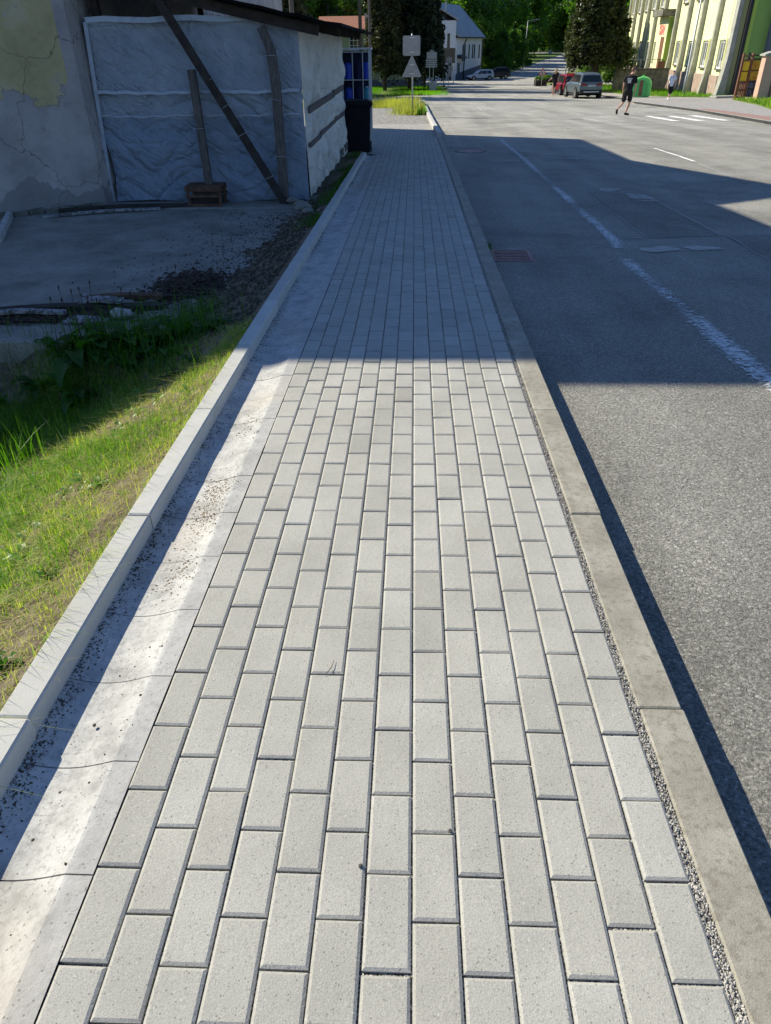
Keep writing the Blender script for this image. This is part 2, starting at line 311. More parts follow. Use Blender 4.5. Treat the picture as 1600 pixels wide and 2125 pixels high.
MAT['worn_paint']=mk_worn('worn white road paint',(.66,.68,.70),.455,(11,20,1),.06,.85)
MAT['worn_faint']=mk_worn('nearly gone road paint',(.46,.46,.45),.40,(3,8,1),.16,.5)
MAT['zebra']=mk_worn('crossing paint',(.78,.78,.76),.34,(5,9,1),.08,1)
MAT['tar_line']=mk_worn('pale crack filler',(.42,.42,.41),.30,(9,9,1),.12,.6)
MAT['dust_stain']=mk_worn('pale mortar stain',(.50,.49,.46),.30,(2.5,5,1),.2,.7)

# ------------------------------------------------------------------ mesh helpers
def tag(o,label=None,cat=None,group=None,kind=None):
    for k,v in (('label',label),('category',cat),('group',group),('kind',kind)):
        if v: o[k]=v
    return o
def mesh_np(name,V,F,mat,parent=None,tint=None,smooth=False):
    me=bpy.data.meshes.new(name); V=np.asarray(V,dtype=np.float32); F=np.asarray(F,dtype=np.int32)
    k=F.shape[1]; me.vertices.add(len(V)); me.vertices.foreach_set('co',V.ravel())
    me.loops.add(F.size); me.loops.foreach_set('vertex_index',F.ravel()); me.polygons.add(len(F))
    me.polygons.foreach_set('loop_start',np.arange(0,F.size,k,dtype=np.int32)); me.polygons.foreach_set('loop_total',np.full(len(F),k,dtype=np.int32))
    me.update(calc_edges=True); me.validate()
    if tint is not None:
        a=me.attributes.new('tint','FLOAT','FACE'); a.data.foreach_set('value',np.asarray(tint,dtype=np.float32))
    me.polygons.foreach_set('use_smooth',np.full(len(F),bool(smooth)))
    me.materials.append(mat); o=bpy.data.objects.new(name,me); COL.objects.link(o)
    if parent is not None: o.parent=parent
    return o
class MB:
    def __init__(s): s.v=[]; s.f=[]
    def add(s,vs,fs):
        o=len(s.v); s.v+= [tuple(v) for v in vs]; s.f+=[tuple(i+o for i in f) for f in fs]; return s
    def box(s,x0,x1,y0,y1,z0,z1,rot=None,about=None):
        vs=[Vector((x,y,z)) for x in (x0,x1) for y in (y0,y1) for z in (z0,z1)]
        if rot is not None:
            c=Vector(about) if about is not None else Vector(((x0+x1)/2,(y0+y1)/2,(z0+z1)/2)); vs=[rot@(v-c)+c for v in vs]
        return s.add(vs,[(0,1,3,2),(4,6,7,5),(0,4,5,1),(2,3,7,6),(0,2,6,4),(1,5,7,3)])
    def bar(s,a,b,w,h,up=(0,0,1)):
        a=Vector(a); b=Vector(b); d=(b-a).normalized(); u=Vector(up)
        if abs(d.dot(u))>.95: u=Vector((0,1,0))
        r=d.cross(u).normalized(); u=r.cross(d)
        vs=[p+r*sx*w/2+u*sz*h/2 for p in (a,b) for sx in (-1,1) for sz in (-1,1)]
        return s.add(vs,[(0,1,3,2),(4,6,7,5),(0,4,5,1),(2,3,7,6),(0,2,6,4),(1,5,7,3)])
    def tube(s,pts,rs,n=8,cap=True):
        pts=[Vector(p) for p in pts]; rs=rs if isinstance(rs,(list,tuple)) else [rs]*len(pts); rings=[]
        for i,p in enumerate(pts):
            d=(pts[min(i+1,len(pts)-1)]-pts[max(i-1,0)]).normalized(); u=Vector((0,0,1)) if abs(d.z)<.9 else Vector((1,0,0))
            r=d.cross(u).normalized(); u=r.cross(d); rings.append([p+(r*math.cos(a)+u*math.sin(a))*rs[i] for a in [2*math.pi*k/n for k in range(n)]])
        vs=[v for r in rings for v in r]; fs=[]
        for i in range(len(pts)-1):
            for k in range(n): fs.append((i*n+k,i*n+(k+1)%n,(i+1)*n+(k+1)%n,(i+1)*n+k))
        if cap: fs+= [tuple(range(n))[::-1],tuple((len(pts)-1)*n+k for k in range(n))]
        return s.add(vs,fs)
    def prism(s,poly,a,b,axis='z'):
        n=len(poly)
        def pt(p,h): return {'z':(p[0],p[1],h),'y':(p[0],h,p[1]),'x':(h,p[0],p[1])}[axis]
        vs=[pt(p,a) for p in poly]+[pt(p,b) for p in poly]
        fs=[tuple(range(n))[::-1],tuple(range(n,2*n))]+[(i,(i+1)%n,n+(i+1)%n,n+i) for i in range(n)]
        return s.add(vs,fs)
    def cyl(s,c,axis,r,w,n=20,r2=None):
        c=Vector(c); ax=Vector(axis).normalized(); return s.tube([c-ax*w/2,c+ax*w/2],[r,r2 or r],n)
    def rock(s,c,r,seed=0,sq=(1,1,.7)):
        bm=bmesh.new(); bmesh.ops.create_icosphere(bm,subdivisions=2,radius=1)
        vs=[]
        for v in bm.verts:
            k=1+.35*noise.noise(v.co*1.6+Vector((seed*3.1,seed,0))); vs.append((c[0]+v.co.x*k*r*sq[0],c[1]+v.co.y*k*r*sq[1],c[2]+v.co.z*k*r*sq[2]))
        fs=[tuple(v.index for v in f.verts) for f in bm.faces]; bm.free(); return s.add(vs,fs)
    def build(s,name,mat,parent=None,bevel=0,smooth=False,seg=2):
        me=bpy.data.meshes.new(name); me.from_pydata(s.v,[],s.f); me.update()
        bm=bmesh.new(); bm.from_mesh(me); bmesh.ops.recalc_face_normals(bm,faces=bm.faces); bm.to_mesh(me); bm.free()
        me.materials.append(MAT[mat] if isinstance(mat,str) else mat)
        if smooth:
            me.polygons.foreach_set('use_smooth',[True]*len(me.polygons))
        o=bpy.data.objects.new(name,me); COL.objects.link(o)
        if parent is not None: o.parent=parent
        if bevel:
            m=o.modifiers.new('bevel','BEVEL'); m.width=bevel; m.segments=seg; m.limit_method='ANGLE'
        return o
def empty(name,loc=(0,0,0),rz=0,label=None,cat=None,group=None):
    o=bpy.data.objects.new(name,None); COL.objects.link(o); o.location=loc; o.rotation_euler=(0,0,rz); o.empty_display_size=.2
    return tag(o,label,cat,group)
def copy_tree(o,parent=None):
    c=o.copy(); COL.objects.link(c); c.parent=parent
    for ch in list(o.children): copy_tree(ch,c)
    return c
def grid(name,xs,ys,zf,mat,kind='structure',smooth=True):
    X,Y=np.meshgrid(xs,ys); Z=zf(X,Y); V=np.stack([X,Y,Z],-1).reshape(-1,3); nx=len(xs); ny=len(ys)
    i=np.arange(ny-1)[:,None]*nx+np.arange(nx-1)[None]; F=np.stack([i,i+1,i+nx+1,i+nx],-1).reshape(-1,4)
    o=mesh_np(name,V,F,MAT[mat],smooth=smooth); 
    if kind: o['kind']=kind
    return o
def vnoise(X,Y,s,seed=0,oct=3):
    # cheap value noise in numpy
    out=np.zeros_like(X,dtype=float); amp=1; tot=0
    for k in range(oct):
        x=X*s; y=Y*s; xi=np.floor(x).astype(int); yi=np.floor(y).astype(int); fx=x-xi; fy=y-yi; fx=fx*fx*(3-2*fx); fy=fy*fy*(3-2*fy)
        def h(a,b):
            n=np.sin(a*127.1+b*311.7+seed*74.7+k*13.3)*43758.5453; return n-np.floor(n)
        v=(h(xi,yi)*(1-fx)+h(xi+1,yi)*fx)*(1-fy)+(h(xi,yi+1)*(1-fx)+h(xi+1,yi+1)*fx)*fy
        out+=amp*v; tot+=amp; amp*=.5; s*=2
    return out/tot-.5
def strip(name,pts,width,mat,dz,tintf=None,kind='structure',ragged=False):
    """flat ribbon following the road profile; pts = centre line"""
    V=[];F=[];T=[]; L=[]
    P2=[Vector(p) for p in pts]; seg=[]
    for a,b in zip(P2,P2[1:]):
        n=max(1,int((b-a).length/.25)); seg+=[a.lerp(b,i/n) for i in range(n)]
    seg.append(P2[-1])
    if name=='crack_filler': seg=[q+Vector((random.gauss(0,.006),random.gauss(0,.006))) for q in seg]
    cols=11 if ragged else 5
    for i,p in enumerate(seg):
        d=(seg[min(i+1,len(seg)-1)]-seg[max(i-1,0)]).normalized(); r=Vector((d.y,-d.x)); wd=width
        for c in range(cols+1):
            q=p+r*(c/cols-.5)*wd; V.append((q.x,q.y,P(q.y)+dz))
    for i in range(len(seg)-1):
        for c in range(cols):
            a=i*(cols+1)+c; F.append((a,a+1,a+cols+2,a+cols+1)); e=math.sin(math.pi*(c+.5)/cols)**.6 if ragged else (1 if 0<c<cols-1 else .55)
            T.append(e*(tintf(i/(len(seg)-1)) if tintf else 1))
    o=mesh_np(name,V,F,MAT[mat],tint=T); o['kind']=kind; return o
def sheet(name,poly,mat,dz,kind='structure',thick=.25,step=4):
    """horizontal slab with polygon outline following the road profile; skirts give it a real edge"""
    bm=bmesh.new(); vs=[bm.verts.new((x,y,0)) for x,y in poly]; bm.faces.new(vs)
    y0=min(p[1] for p in poly); y1=max(p[1] for p in poly); y=math.ceil(y0/step)*step+.001
    while y<y1:
        bmesh.ops.bisect_plane(bm,geom=bm.verts[:]+bm.edges[:]+bm.faces[:],plane_co=(0,y,0),plane_no=(0,1,0)); y+=step
    r=bmesh.ops.extrude_face_region(bm,geom=bm.faces[:]); top=[v for v in r['geom'] if isinstance(v,bmesh.types.BMVert)]; tops=set(top)
    for v in bm.verts: v.co.z=P(v.co.y)+dz-(0 if v in tops else thick)
    bmesh.ops.recalc_face_normals(bm,faces=bm.faces); me=bpy.data.meshes.new(name); bm.to_mesh(me); bm.free(); me.materials.append(MAT[mat])
    o=bpy.data.objects.new(name,me); COL.objects.link(o); o['kind']=kind; return o

# ------------------------------------------------------------------ setting: ground, road, pavement
ys=np.concatenate([np.arange(-6,60,3),np.arange(60,420,10)]); xs=np.linspace(-300,300,61)
def zbase(X,Y):
    z=Pv(Y)-.4-np.where(Y<27,.9,0)
    side=np.maximum(np.abs(X-Y*.1)-70,0); return z+side*.06*np.clip((Y-60)/60,0,1)
grid('ground',xs,ys,zbase,'ground')
PX0,NC,PW=-.690,13,.1
# asphalt road: wide beyond y 50, narrow beside the pavement
xs=np.concatenate([np.array([.70,.76,.85]),np.arange(1,15,.5)]); ysr=np.concatenate([np.arange(-2,22,.25),np.arange(22,49,1)])
rd=grid('road',xs,ysr,lambda X,Y:Pv(Y)-.12+.006*vnoise(X,Y,.8,3),'asphalt')
grid('road_junction',np.concatenate([np.arange(-90,-10,10),np.arange(-10,40,1.5),np.arange(40,110,8)]),np.concatenate([np.arange(48,140,2.),np.arange(140,400,8)]),lambda X,Y:Pv(Y)-.122,'asphalt')
# pavement of chamfered concrete blocks in running bond
def pavers():
    V=[];F=[];T=[]; g=.0021; ch=.0062
    def block(x0,x1,y0,y1,tint):
        gy=.0026 if y0<3.4 else (.0055 if y0<5.5 else (.0075 if y0<9 else .0095))
        o=len(V); zt=random.gauss(0,.0006); tx=random.gauss(0,.0005); ty=random.gauss(0,.0006); jx=random.gauss(0,.0004); jy=random.gauss(0,.0006)
        a=(x0+g+jx,x1-g+jx,y0+gy+jy,y1-gy+jy); b_=(a[0]+ch,a[1]-ch,a[2]+ch,a[3]-ch); ymid=(y0+y1)/2
        for (xa,xb,ya,yb),z in ((b_,0),(a,-.0037),(a,-.03)):
            for x,y in ((xa,ya),(xb,ya),(xb,yb),(xa,yb)):
                V.append((x,y,P(y)+z+zt+(tx if x>xa else -tx)+(ty if y>ymid else -ty)))
        F.append((o,o+1,o+2,o+3)); T.append(tint)
        for r in (0,4):
            for k in range(4):
                k2=(k+1)%4; F.append((o+r+4+k,o+r+4+k2,o+r+k2,o+r+k)); T.append(tint)
    def tint():
        r=random.random()
        return .12 if r<.004 else (.34 if r<.05 else min(1,max(.2,random.gauss(.62,.15))))
    for c in range(NC):
        x0=PX0+c*PW; off=(c%2)*.1 + (.033 if c%4 in(2,3) else 0)*0
        y=-.55+off
        while y<25.4: block(x0,x0+PW,y,min(y+.2,25.5),tint()); y+=.2
    # wider part beyond the end of the gutter
    for c in range(1,46):
        x1=PX0-(c-1)*PW; off=(c%2)*.1; y=16.72+off
        while y<25.4: block(x1-PW,x1,y,min(y+.2,25.5),tint()); y+=.2
    return mesh_np('pavement',V,F,MAT['paver'],tint=T)
tag(pavers(),kind='structure')
grid('pavement_bed',[-.70,.61,.66],np.arange(-1,26,.5),lambda X,Y:Pv(Y)-np.where(X>.6,.008,np.where(Y>4,.016,.0105)),'joint')
grid('pavement_bed_side',[-5.2,-.70],np.arange(16.72,26,.5),lambda X,Y:Pv(Y)-.0105,'joint')
# dished gutter of 30 cm units
def gutter():
    V=[];F=[]; xsn=np.linspace(-1.002,-.6905,16); 
    def zp(x):
        if x>-.755: return 0.0
        u=(x+.755)/-.247; return -.034*math.sin(math.pi*min(u,1)*.86)
    y=-.67
    while y<16.5:
        o=len(V); n=5; rows=[y+.0018+( .2964)*k/n for k in range(n+1)]; dz=random.gauss(0,.0005)
        for yy in [rows[0]]+rows+[rows[-1]]:
            pass
        zz=[(-.02,rows[0])]+[(0,r) for r in rows]+[(-.02,rows[-1])]
        for d,yy in zz:
            for x in xsn:
                V.append((x,yy,P(yy)+zp(x)+d+dz-(.001 if yy in(rows[0],rows[-1]) else 0)))
        m=len(xsn)
        for r in range(len(zz)-1):
            for k in range(m-1): F.append((o+r*m+k,o+r*m+k+1,o+(r+1)*m+k+1,o+(r+1)*m+k))
        y+=.3
    return mesh_np('gutter',V,F,MAT['gutter'])
tag(gutter(),kind='structure')
grid('gutter_bed',[-1.03,-.72],np.arange(-1,17,.5),lambda X,Y:Pv(Y)-.052,'soil')
def stones(name,x0,x1,top,mat,ends,length,prof_ch=.008,bottom=-.25,tintr=(0,1),xf=None,seed=1):
    rnd=random.Random(seed); V=[];F=[];T=[]; y,y1=ends
    while y<y1-.05:
        ye=min(y+length,y1); o=len(V); dz=rnd.gauss(0,.0012); t=rnd.uniform(*tintr); g=.002; c=prof_ch; nseg=max(1,int((ye-y)/.25)); dxr=rnd.gauss(0,.0015)
        prof=[(x0,bottom),(x0,top-c),(x0+c,top),(x1-c,top),(x1,top-c),(x1,bottom)]
        yy=[y+g,y+g+c]+[y+(ye-y)*k/nseg for k in range(1,nseg)]+[ye-g-c,ye-g]
        for i,q in enumerate(yy):
            e=c*.7 if i in(0,len(yy)-1) else 0; dx=(xf(q) if xf else 0)+dxr
            for x,z in prof: V.append((x+dx,q,P(q)+z+dz-(e if z>0 or z==top or z==top-c else 0)))
        m=len(prof)
        for r in range(len(yy)-1):
            for k in range(m-1): F.append((o+r*m+k,o+r*m+k+1,o+(r+1)*m+k+1,o+(r+1)*m+k)); T.append(t)
        for base in (o,o+(len(yy)-1)*m):
            F.append((base,base+1,base+4,base+5)); T.append(t); F.append((base+1,base+2,base+3,base+4)); T.append(t)
        y=ye
    return tag(mesh_np(name,V,F,MAT[mat],tint=T),kind='structure')
stones('edging_kerb',-1.090,-1.0,.055,'edging',(-.78,16.5),1.0,.006,tintr=(.2,1))
stones('kerb',.631,.752,.002,'kerb',(-.66,21.4),1.0,.005)
KC=lambda q: float(np.interp(q,[21,27,34,52],[0,-.05,-.08,-.1]))
stones('raised_kerb',.62,.76,.115,'edging',(21.4,52),1.0,.015,tintr=(.5,1),xf=KC)

# ------------------------------------------------------------------ bank, yard, soil
YZ=-.33
def bankz(X,Y):
    kz=Pv(Y)+.035; d=np.maximum(-1.088-X,0); far=np.clip((Y-4.75+.38*np.clip((X+3.05)/.5,0,1))/.5,0,1); far=far*far*(3-2*far)
    slope=.47*(1-far)+.34*far; low=-.74*(1-far)+(YZ-.06)*far
    z=kz-slope*d; z=np.where(z<low+.1,low+.1*np.exp(np.minimum((z-low-.1)/.1,0)),z)
    n=vnoise(X,Y,3,1,3)*.07+vnoise(X,Y,14,2,2)*.03
    rough=np.clip((Y-4.6)/1.2,0,1)*np.clip((z-YZ+.1)/.1,0,1)
    n=n+rough*(vnoise(X,Y,9,5,4)*.10)
    return z+n*np.clip(d/.12,.12,1)
grid('bank_soil',np.concatenate([np.arange(-8,-3,.2),np.arange(-3,-1.1,.03),[-1.086]]),np.concatenate([np.arange(-1,12,.035),np.arange(12,17.2,.15)]),bankz,'soil')
grid('lot_ground',np.linspace(-40,-1.2,30),np.arange(16.9,27,1.),lambda X,Y:Pv(Y)-.03,'gravel')
yd=MB().box(-9,-1.35,5.05,10.25,YZ-.3,YZ).box(-9,-1.35,10.262,11.2,YZ-.3,YZ+.012).build('yard',MAT['yard'],bevel=.015); yd['kind']='structure'
def scatter_rocks(name,n,fn,rs,mat,seed,flat=.7):
    """many small chips in one mesh (6-vertex octahedra)"""
    rg=np.random.default_rng(seed); base=np.array([(1,0,0),(-1,0,0),(0,1,0),(0,-1,0),(0,0,1),(0,0,-1)],float)
    tri=np.array([(0,2,4),(2,1,4),(1,3,4),(3,0,4),(2,0,5),(1,2,5),(3,1,5),(0,3,5)])
    pts=fn(rg,n); n=len(pts); r=rs[0]*(rs[1]/rs[0])**(rg.random(n)**2)
    sc3=rg.uniform(.6,1.4,(n,6,3)); a=rg.uniform(0,6.28,n); B=base[None]*sc3*r[:,None,None]; B[:,:,2]*=flat
    ca,sa=np.cos(a)[:,None],np.sin(a)[:,None]; X=B[:,:,0]*ca-B[:,:,1]*sa; Y=B[:,:,0]*sa+B[:,:,1]*ca
    V=np.stack([X+pts[:,0:1],Y+pts[:,1:2],B[:,:,2]+pts[:,2:3]],-1).reshape(-1,3); F=(tri[None]+6*np.arange(n)[:,None,None]).reshape(-1,3)
    return tag(mesh_np(name,V,F,MAT[mat]),kind='stuff')
def f_joint(rg,n):
    y=rg.random(n)**1.6*9+.45; x=rg.uniform(.609,.632,n); return np.stack([x,y,Pv(y)-.004+rg.uniform(-.002,.002,n)],-1)
MAT['chips']=M('pale crushed stone',(.52,.50,.46),(.28,.27,.245),60,.9)
tag(scatter_rocks('joint_gravel',9500,f_joint,(.0016,.0046),'chips',3),'crushed grey stone chips filling the joint beside the kerb','gravel')
def f_joint2(rg,n):
    y=rg.random(n)**1.6*9+.45; x=rg.uniform(.609,.632,n); return np.stack([x,y,Pv(y)-.004+rg.uniform(-.002,.002,n)],-1)
MAT['chips']=M('pale crushed stone',(.52,.50,.46),(.28,.27,.245),60,.9)
MAT['darkstone']=M('dark chips',(.05,.05,.05),(.1,.095,.09),30,.9)
tag(scatter_rocks('dark_chips',1500,f_joint2,(.0016,.005),'darkstone',4),'dark stone chips in the joint beside the kerb','gravel')
def f_gut(rg,n):
    y=rg.random(n)**1.3*15+.5; x=-.998+np.abs(rg.normal(0,.024,n)); k=rg.random(n)<.045; x=np.where(k,rg.uniform(-.97,-.74,n),x)
    dens=vnoise(x*0,y,1.2,8,2); keep=rg.random(n)<np.clip(.55+dens*1.6,0.05,1); x,y=x[keep],y[keep]
    u=np.clip((x+.755)/-.247,0,1); return np.stack([x,y,Pv(y)-.034*np.sin(np.pi*u*.86)+.001],-1)
MAT['crumbs']=M('soil crumbs',(.10,.085,.065),(.05,.04,.03),40,.97)
tag(scatter_rocks('soil_crumbs',11000,f_gut,(.0012,.0048),'crumbs',5,.6),'dark soil crumbs and plant bits strewn along the gutter','soil')
def f_sandy(rg,n):
    cy=rg.choice([2.55,2.35,1.95,3.2],n,p=[.4,.3,.2,.1]); y=cy+rg.normal(0,.09,n); x=-.83+rg.normal(0,.04,n); x=np.clip(x,-.96,-.72)
    u=np.clip((x+.755)/-.247,0,1); return np.stack([x,y,Pv(y)-.034*np.sin(np.pi*u*.86)+.001],-1)
MAT['sandy']=M('sandy crumbs',(.38,.28,.18),(.2,.14,.09),60,.97)
tag(scatter_rocks('sandy_soil',1600,f_sandy,(.001,.005),'sandy',6,.5),'light sandy soil washed into the bright gutter','soil')
def f_yard(rg,n):
    y=rg.uniform(5.2,10,n); x=-1.5-np.abs(rg.normal(0,.55,n))-(y-5)*0; keep=(x>-5); return np.stack([x,y,np.full(n,YZ+.004)],-1)[keep]
tag(scatter_rocks('yard_crumbs',3200,f_yard,(.003,.014),'crumbs',7,.6),'soil clods scattered over the shaded concrete yard','soil')
def f_clod(rg,n):
    y=rg.uniform(4.7,11,n); x=rg.uniform(-2.0,-1.15,n); z=bankz(x,y); k=z>YZ-.02; return np.stack([x,y,z],-1)[k]
tag(scatter_rocks('soil_clods',7000,f_clod,(.006,.03),'crumbs',8,.8),'brown soil clods on the slope beside the edging','soil')

# ------------------------------------------------------------------ grass
def blades(name,pts,h,wd,lean,tint,mat,seed=1,segs=2,heading=None):
    rg=np.random.default_rng(seed); n=len(pts); a=rg.uniform(0,6.283,n) if heading is None else heading
    l=np.abs(rg.normal(0,lean,n)); dx,dy=np.cos(a),np.sin(a); px_,py_=-dy,dx
    rows=[]
    for k in range(segs+1):
        u=k/segs; hh=h*(u-.25*l*u*u); off=h*l*u**1.8; wv=wd*(1-u*.75 if k<segs else .12)
        c=pts+np.stack([dx*off,dy*off,hh],-1)
        rows+=[c-np.stack([px_*wv/2,py_*wv/2,0*wv],-1),c+np.stack([px_*wv/2,py_*wv/2,0*wv],-1)]
    m=2*(segs+1); V=np.stack(rows,1).reshape(-1,3); q=np.array([(2*k,2*k+1,2*k+3,2*k+2) for k in range(segs)])
    F=(q[None]+m*np.arange(n)[:,None,None]).reshape(-1,4); T=np.repeat(tint,segs)
    return mesh_np(name,V,F,MAT[mat],tint=T)
def f_grass(rg,n):
    x=-1.095-np.abs(rg.uniform(0,1,n))**.9*3.4; y=rg.uniform(.2,5.0,n); return x,y
rg=np.random.default_rng(21); n=330000; x,y=f_grass(rg,n); d=-1.088-x
pat=vnoise(x,y,1.9,11,3); pat2=vnoise(x,y,6,12,2)
dens=np.clip(.34+d*.7+pat*2.6+pat2*1.6,.03,1); dens*=np.where(y>4.75,.25,1); keep=rg.random(n)<dens
x,y,d,pat,pat2=x[keep],y[keep],d[keep],pat[keep],pat2[keep]; z=bankz(x,y)-.002
h=(.017+.022*np.clip(d,0,1.4))*rg.lognormal(0,.45,len(x))*(1+pat*1.2+pat2*.8); h=np.clip(h,.008,.2)
ti=np.clip(.56-.10*np.clip(d,0,1.5)+rg.normal(0,.13,len(x))-pat*.25,.1,.78); ti=np.where(rg.random(len(x))<np.clip(.34-.16*d-pat,.06,.5),rg.uniform(.75,1,len(x)),ti)
g=blades('grass',np.stack([x,y,z],-1),h,np.clip(.0026+h*.02,.002,.006),1.15,ti,'grass',2); tag(g,'short green and straw coloured grass on the bank beside the edging','grass',kind='stuff')
# dry litter lying flat
n=20000; x=-1.1-rg.random(n)**1.2*2.2; y=rg.uniform(.3,4.8,n); z=bankz(x,y)+.006
tag(blades('dry_litter',np.stack([x,y,z],-1),rg.uniform(.02,.06,n),np.full(n,.0022),2.2,rg.uniform(.75,1,n),'grass',5),'dry straw litter lying on the bare soil of the bank','straw',kind='stuff')
r7=np.random.default_rng(123); mbv=([],[]); TT=[]
for _ in range(110):
    d_=r7.random()**.8*2.2+.12; x_=-1.09-d_; y_=r7.uniform(.5,4.7); z_=float(bankz(np.array([x_]),np.array([y_]))[0]); L_=r7.uniform(.03,.085); tv=r7.uniform(.2,1); a0=r7.uniform(0,6.28)
    nl=int(r7.integers(4,9))
    for k in range(nl): 
        o_=len(mbv[0]); az=a0+k*6.28/nl+r7.normal(0,.2); d3=Vector((math.cos(az),math.sin(az),0)); r3=Vector((-d3.y,d3.x,0)); W_2=L_*r7.uniform(.3,.5); B=Vector((x_,y_,z_)); lf_=r7.uniform(.3,1.1)
        for u_ in (0,.35,.7,1):
            wv=W_2*(.25 if u_==0 else (1 if u_<.5 else (.85 if u_<.9 else .08))); c_=B+d3*L_*u_+Vector((0,0,L_*(lf_*u_-.6*u_*u_)))
            mbv[0].extend([tuple(c_-r3*wv/2+Vector((0,0,.15*wv))),tuple(c_),tuple(c_+r3*wv/2+Vector((0,0,.15*wv)))])
        for q_ in range(3):
            for j_ in (0,1): mbv[1].append((o_+3*q_+j_,o_+3*q_+j_+1,o_+3*q_+j_+4,o_+3*q_+j_+3)); TT.append(tv)
MAT['rosette']=mk_veg('rosette weed leaf',[(0,(.05,.13,.02)),(1,(.15,.26,.05))],.4,.35,(.5,.8,.12))
tag(mesh_np('ground_weeds',mbv[0],mbv[1],MAT['rosette'],None,TT,True),'small leafy rosette weeds spread through the grass of the bank','weeds',kind='stuff')
n=5200; r8=np.random.default_rng(131); y=r8.uniform(8.3,16.3,n); x=-1.1-np.abs(r8.normal(0,.13,n)); z=bankz(x,y); k=vnoise(x,y,1.5,33,2)>-.12; x,y,z=x[k],y[k],z[k]
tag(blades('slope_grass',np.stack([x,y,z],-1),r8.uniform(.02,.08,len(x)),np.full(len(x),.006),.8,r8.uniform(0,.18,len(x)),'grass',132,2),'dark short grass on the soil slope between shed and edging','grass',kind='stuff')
n=420; r6=np.random.default_rng(91); x=-1.095-r6.random(n)*.02; y=r6.uniform(.5,4.2,n); z=bankz(x,y)
tag(blades('overhanging_grass',np.stack([x,y,z],-1),r6.uniform(.03,.10,n),np.full(n,.0022),1.0,r6.uniform(.3,1,n),'grass',92,3,heading=r6.normal(0,.9,n)),'thin grass stalks leaning over the edging','grass',kind='stuff')
# long coarse grass clump at left and along the shade line
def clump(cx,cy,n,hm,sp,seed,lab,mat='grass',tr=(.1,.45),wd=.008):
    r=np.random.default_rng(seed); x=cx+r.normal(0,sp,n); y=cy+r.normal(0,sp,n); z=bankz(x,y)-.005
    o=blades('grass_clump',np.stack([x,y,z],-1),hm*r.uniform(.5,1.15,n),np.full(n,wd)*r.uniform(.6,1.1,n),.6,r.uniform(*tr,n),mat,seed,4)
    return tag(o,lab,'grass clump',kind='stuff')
clump(-2.42,3.72,130,.30,.12,31,'tallest arching grass clump at the left edge of the sunlit bank',tr=(.2,.6))
clump(-2.62,3.35,90,.2,.12,32,'broad bladed grass clump low at the far left of the sunlit bank')
clump(-1.62,4.45,60,.2,.12,33,'thin grass clump at the shade line close to the edging')
clump(-2.1,5.0,420,.34,.26,41,'dense dark tall grass among the docks at the slab edge',tr=(0,.3))  # clumps beyond the shade line: shade put into the darker blade tints
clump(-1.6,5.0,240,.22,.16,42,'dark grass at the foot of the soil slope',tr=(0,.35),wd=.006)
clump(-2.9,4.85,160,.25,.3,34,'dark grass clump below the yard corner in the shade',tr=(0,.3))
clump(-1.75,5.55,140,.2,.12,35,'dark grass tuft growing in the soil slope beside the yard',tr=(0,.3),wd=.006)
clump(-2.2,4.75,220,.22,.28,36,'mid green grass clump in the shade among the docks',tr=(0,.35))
clump(-3.0,2.0,120,.2,.2,37,'long lit grass tuft at the left picture edge',tr=(.1,.5))
# broad leaved weeds
def leaf_geo(mb,base,az,L,W,lift,curl,T,tv):
    d=Vector((math.cos(az),math.sin(az),0)); r=Vector((-d.y,d.x,0)); rows=6; o=len(mb[0])
    for k in range(rows+1):
        u=k/rows; wv=W*math.sin(math.pi*min(1,(u*.93+.04)))**.8*(.5 if u<.18 else 1); c=Vector(base)+d*L*u+Vector((0,0,L*(lift*u-curl*u*u)))
        wave=.01*math.sin(k*2.3)
        mb[0].extend([tuple(c-r*wv/2+Vector((0,0,wv*.18+wave))),tuple(c),tuple(c+r*wv/2+Vector((0,0,wv*.18-wave)))])
    for k in range(rows):
        for j in (0,1): mb[1].append((o+3*k+j,o+3*k+j+1,o+3*k+j+4,o+3*k+j+3)); T.append(tv)
def dock(x,y,n,L,lab,seed,stalks=0,W=.38,lift=(.6,1.3)):
    rr=random.Random(seed); z=float(bankz(np.array([x]),np.array([y]))[0]); L=L*(1.22 if y>4.55 else 1); root=empty('broadleaf_weed',(x,y,z),0,lab,'weed'); mb=([],[]); T=[]
    for k in range(n): leaf_geo(mb,(rr.gauss(0,.02),rr.gauss(0,.02),0),rr.uniform(0,6.28),L*rr.uniform(.55,1.1),L*W*rr.uniform(.7,1.1),rr.uniform(*lift),rr.uniform(.5,1.1),T,rr.random())
    mesh_np('leaves',mb[0],mb[1],MAT['weed'],root,T,True)
    if stalks:
        m=MB()
        for k in range(stalks):
            px,py=rr.gauss(0,.13),rr.gauss(0,.05); hh=rr.uniform(.30,.48); tx=px+rr.gauss(0,.03)
            m.tube([(px,py,0),((px+tx)/2,py,hh*.5),(tx,py,hh)],[.0025,.002,.0018],5); m.tube([(tx,py,hh),(tx+.002,py,hh+.014),(tx+.003,py,hh+.032)],[.003,.0065,.002],6)
        m.build('stem','wood_dark',root)
    return root
dock(-2.32,4.92,11,.30,'large dock plant with plantain stalks at the slab corner in the shade',1,8)
dock(-1.98,5.0,11,.27,'dock plant with ragged leaves between two other docks in the shade',2)
dock(-1.66,4.98,9,.24,'dock plant nearest the edging in the shade, with one upright pointed leaf',3,2)
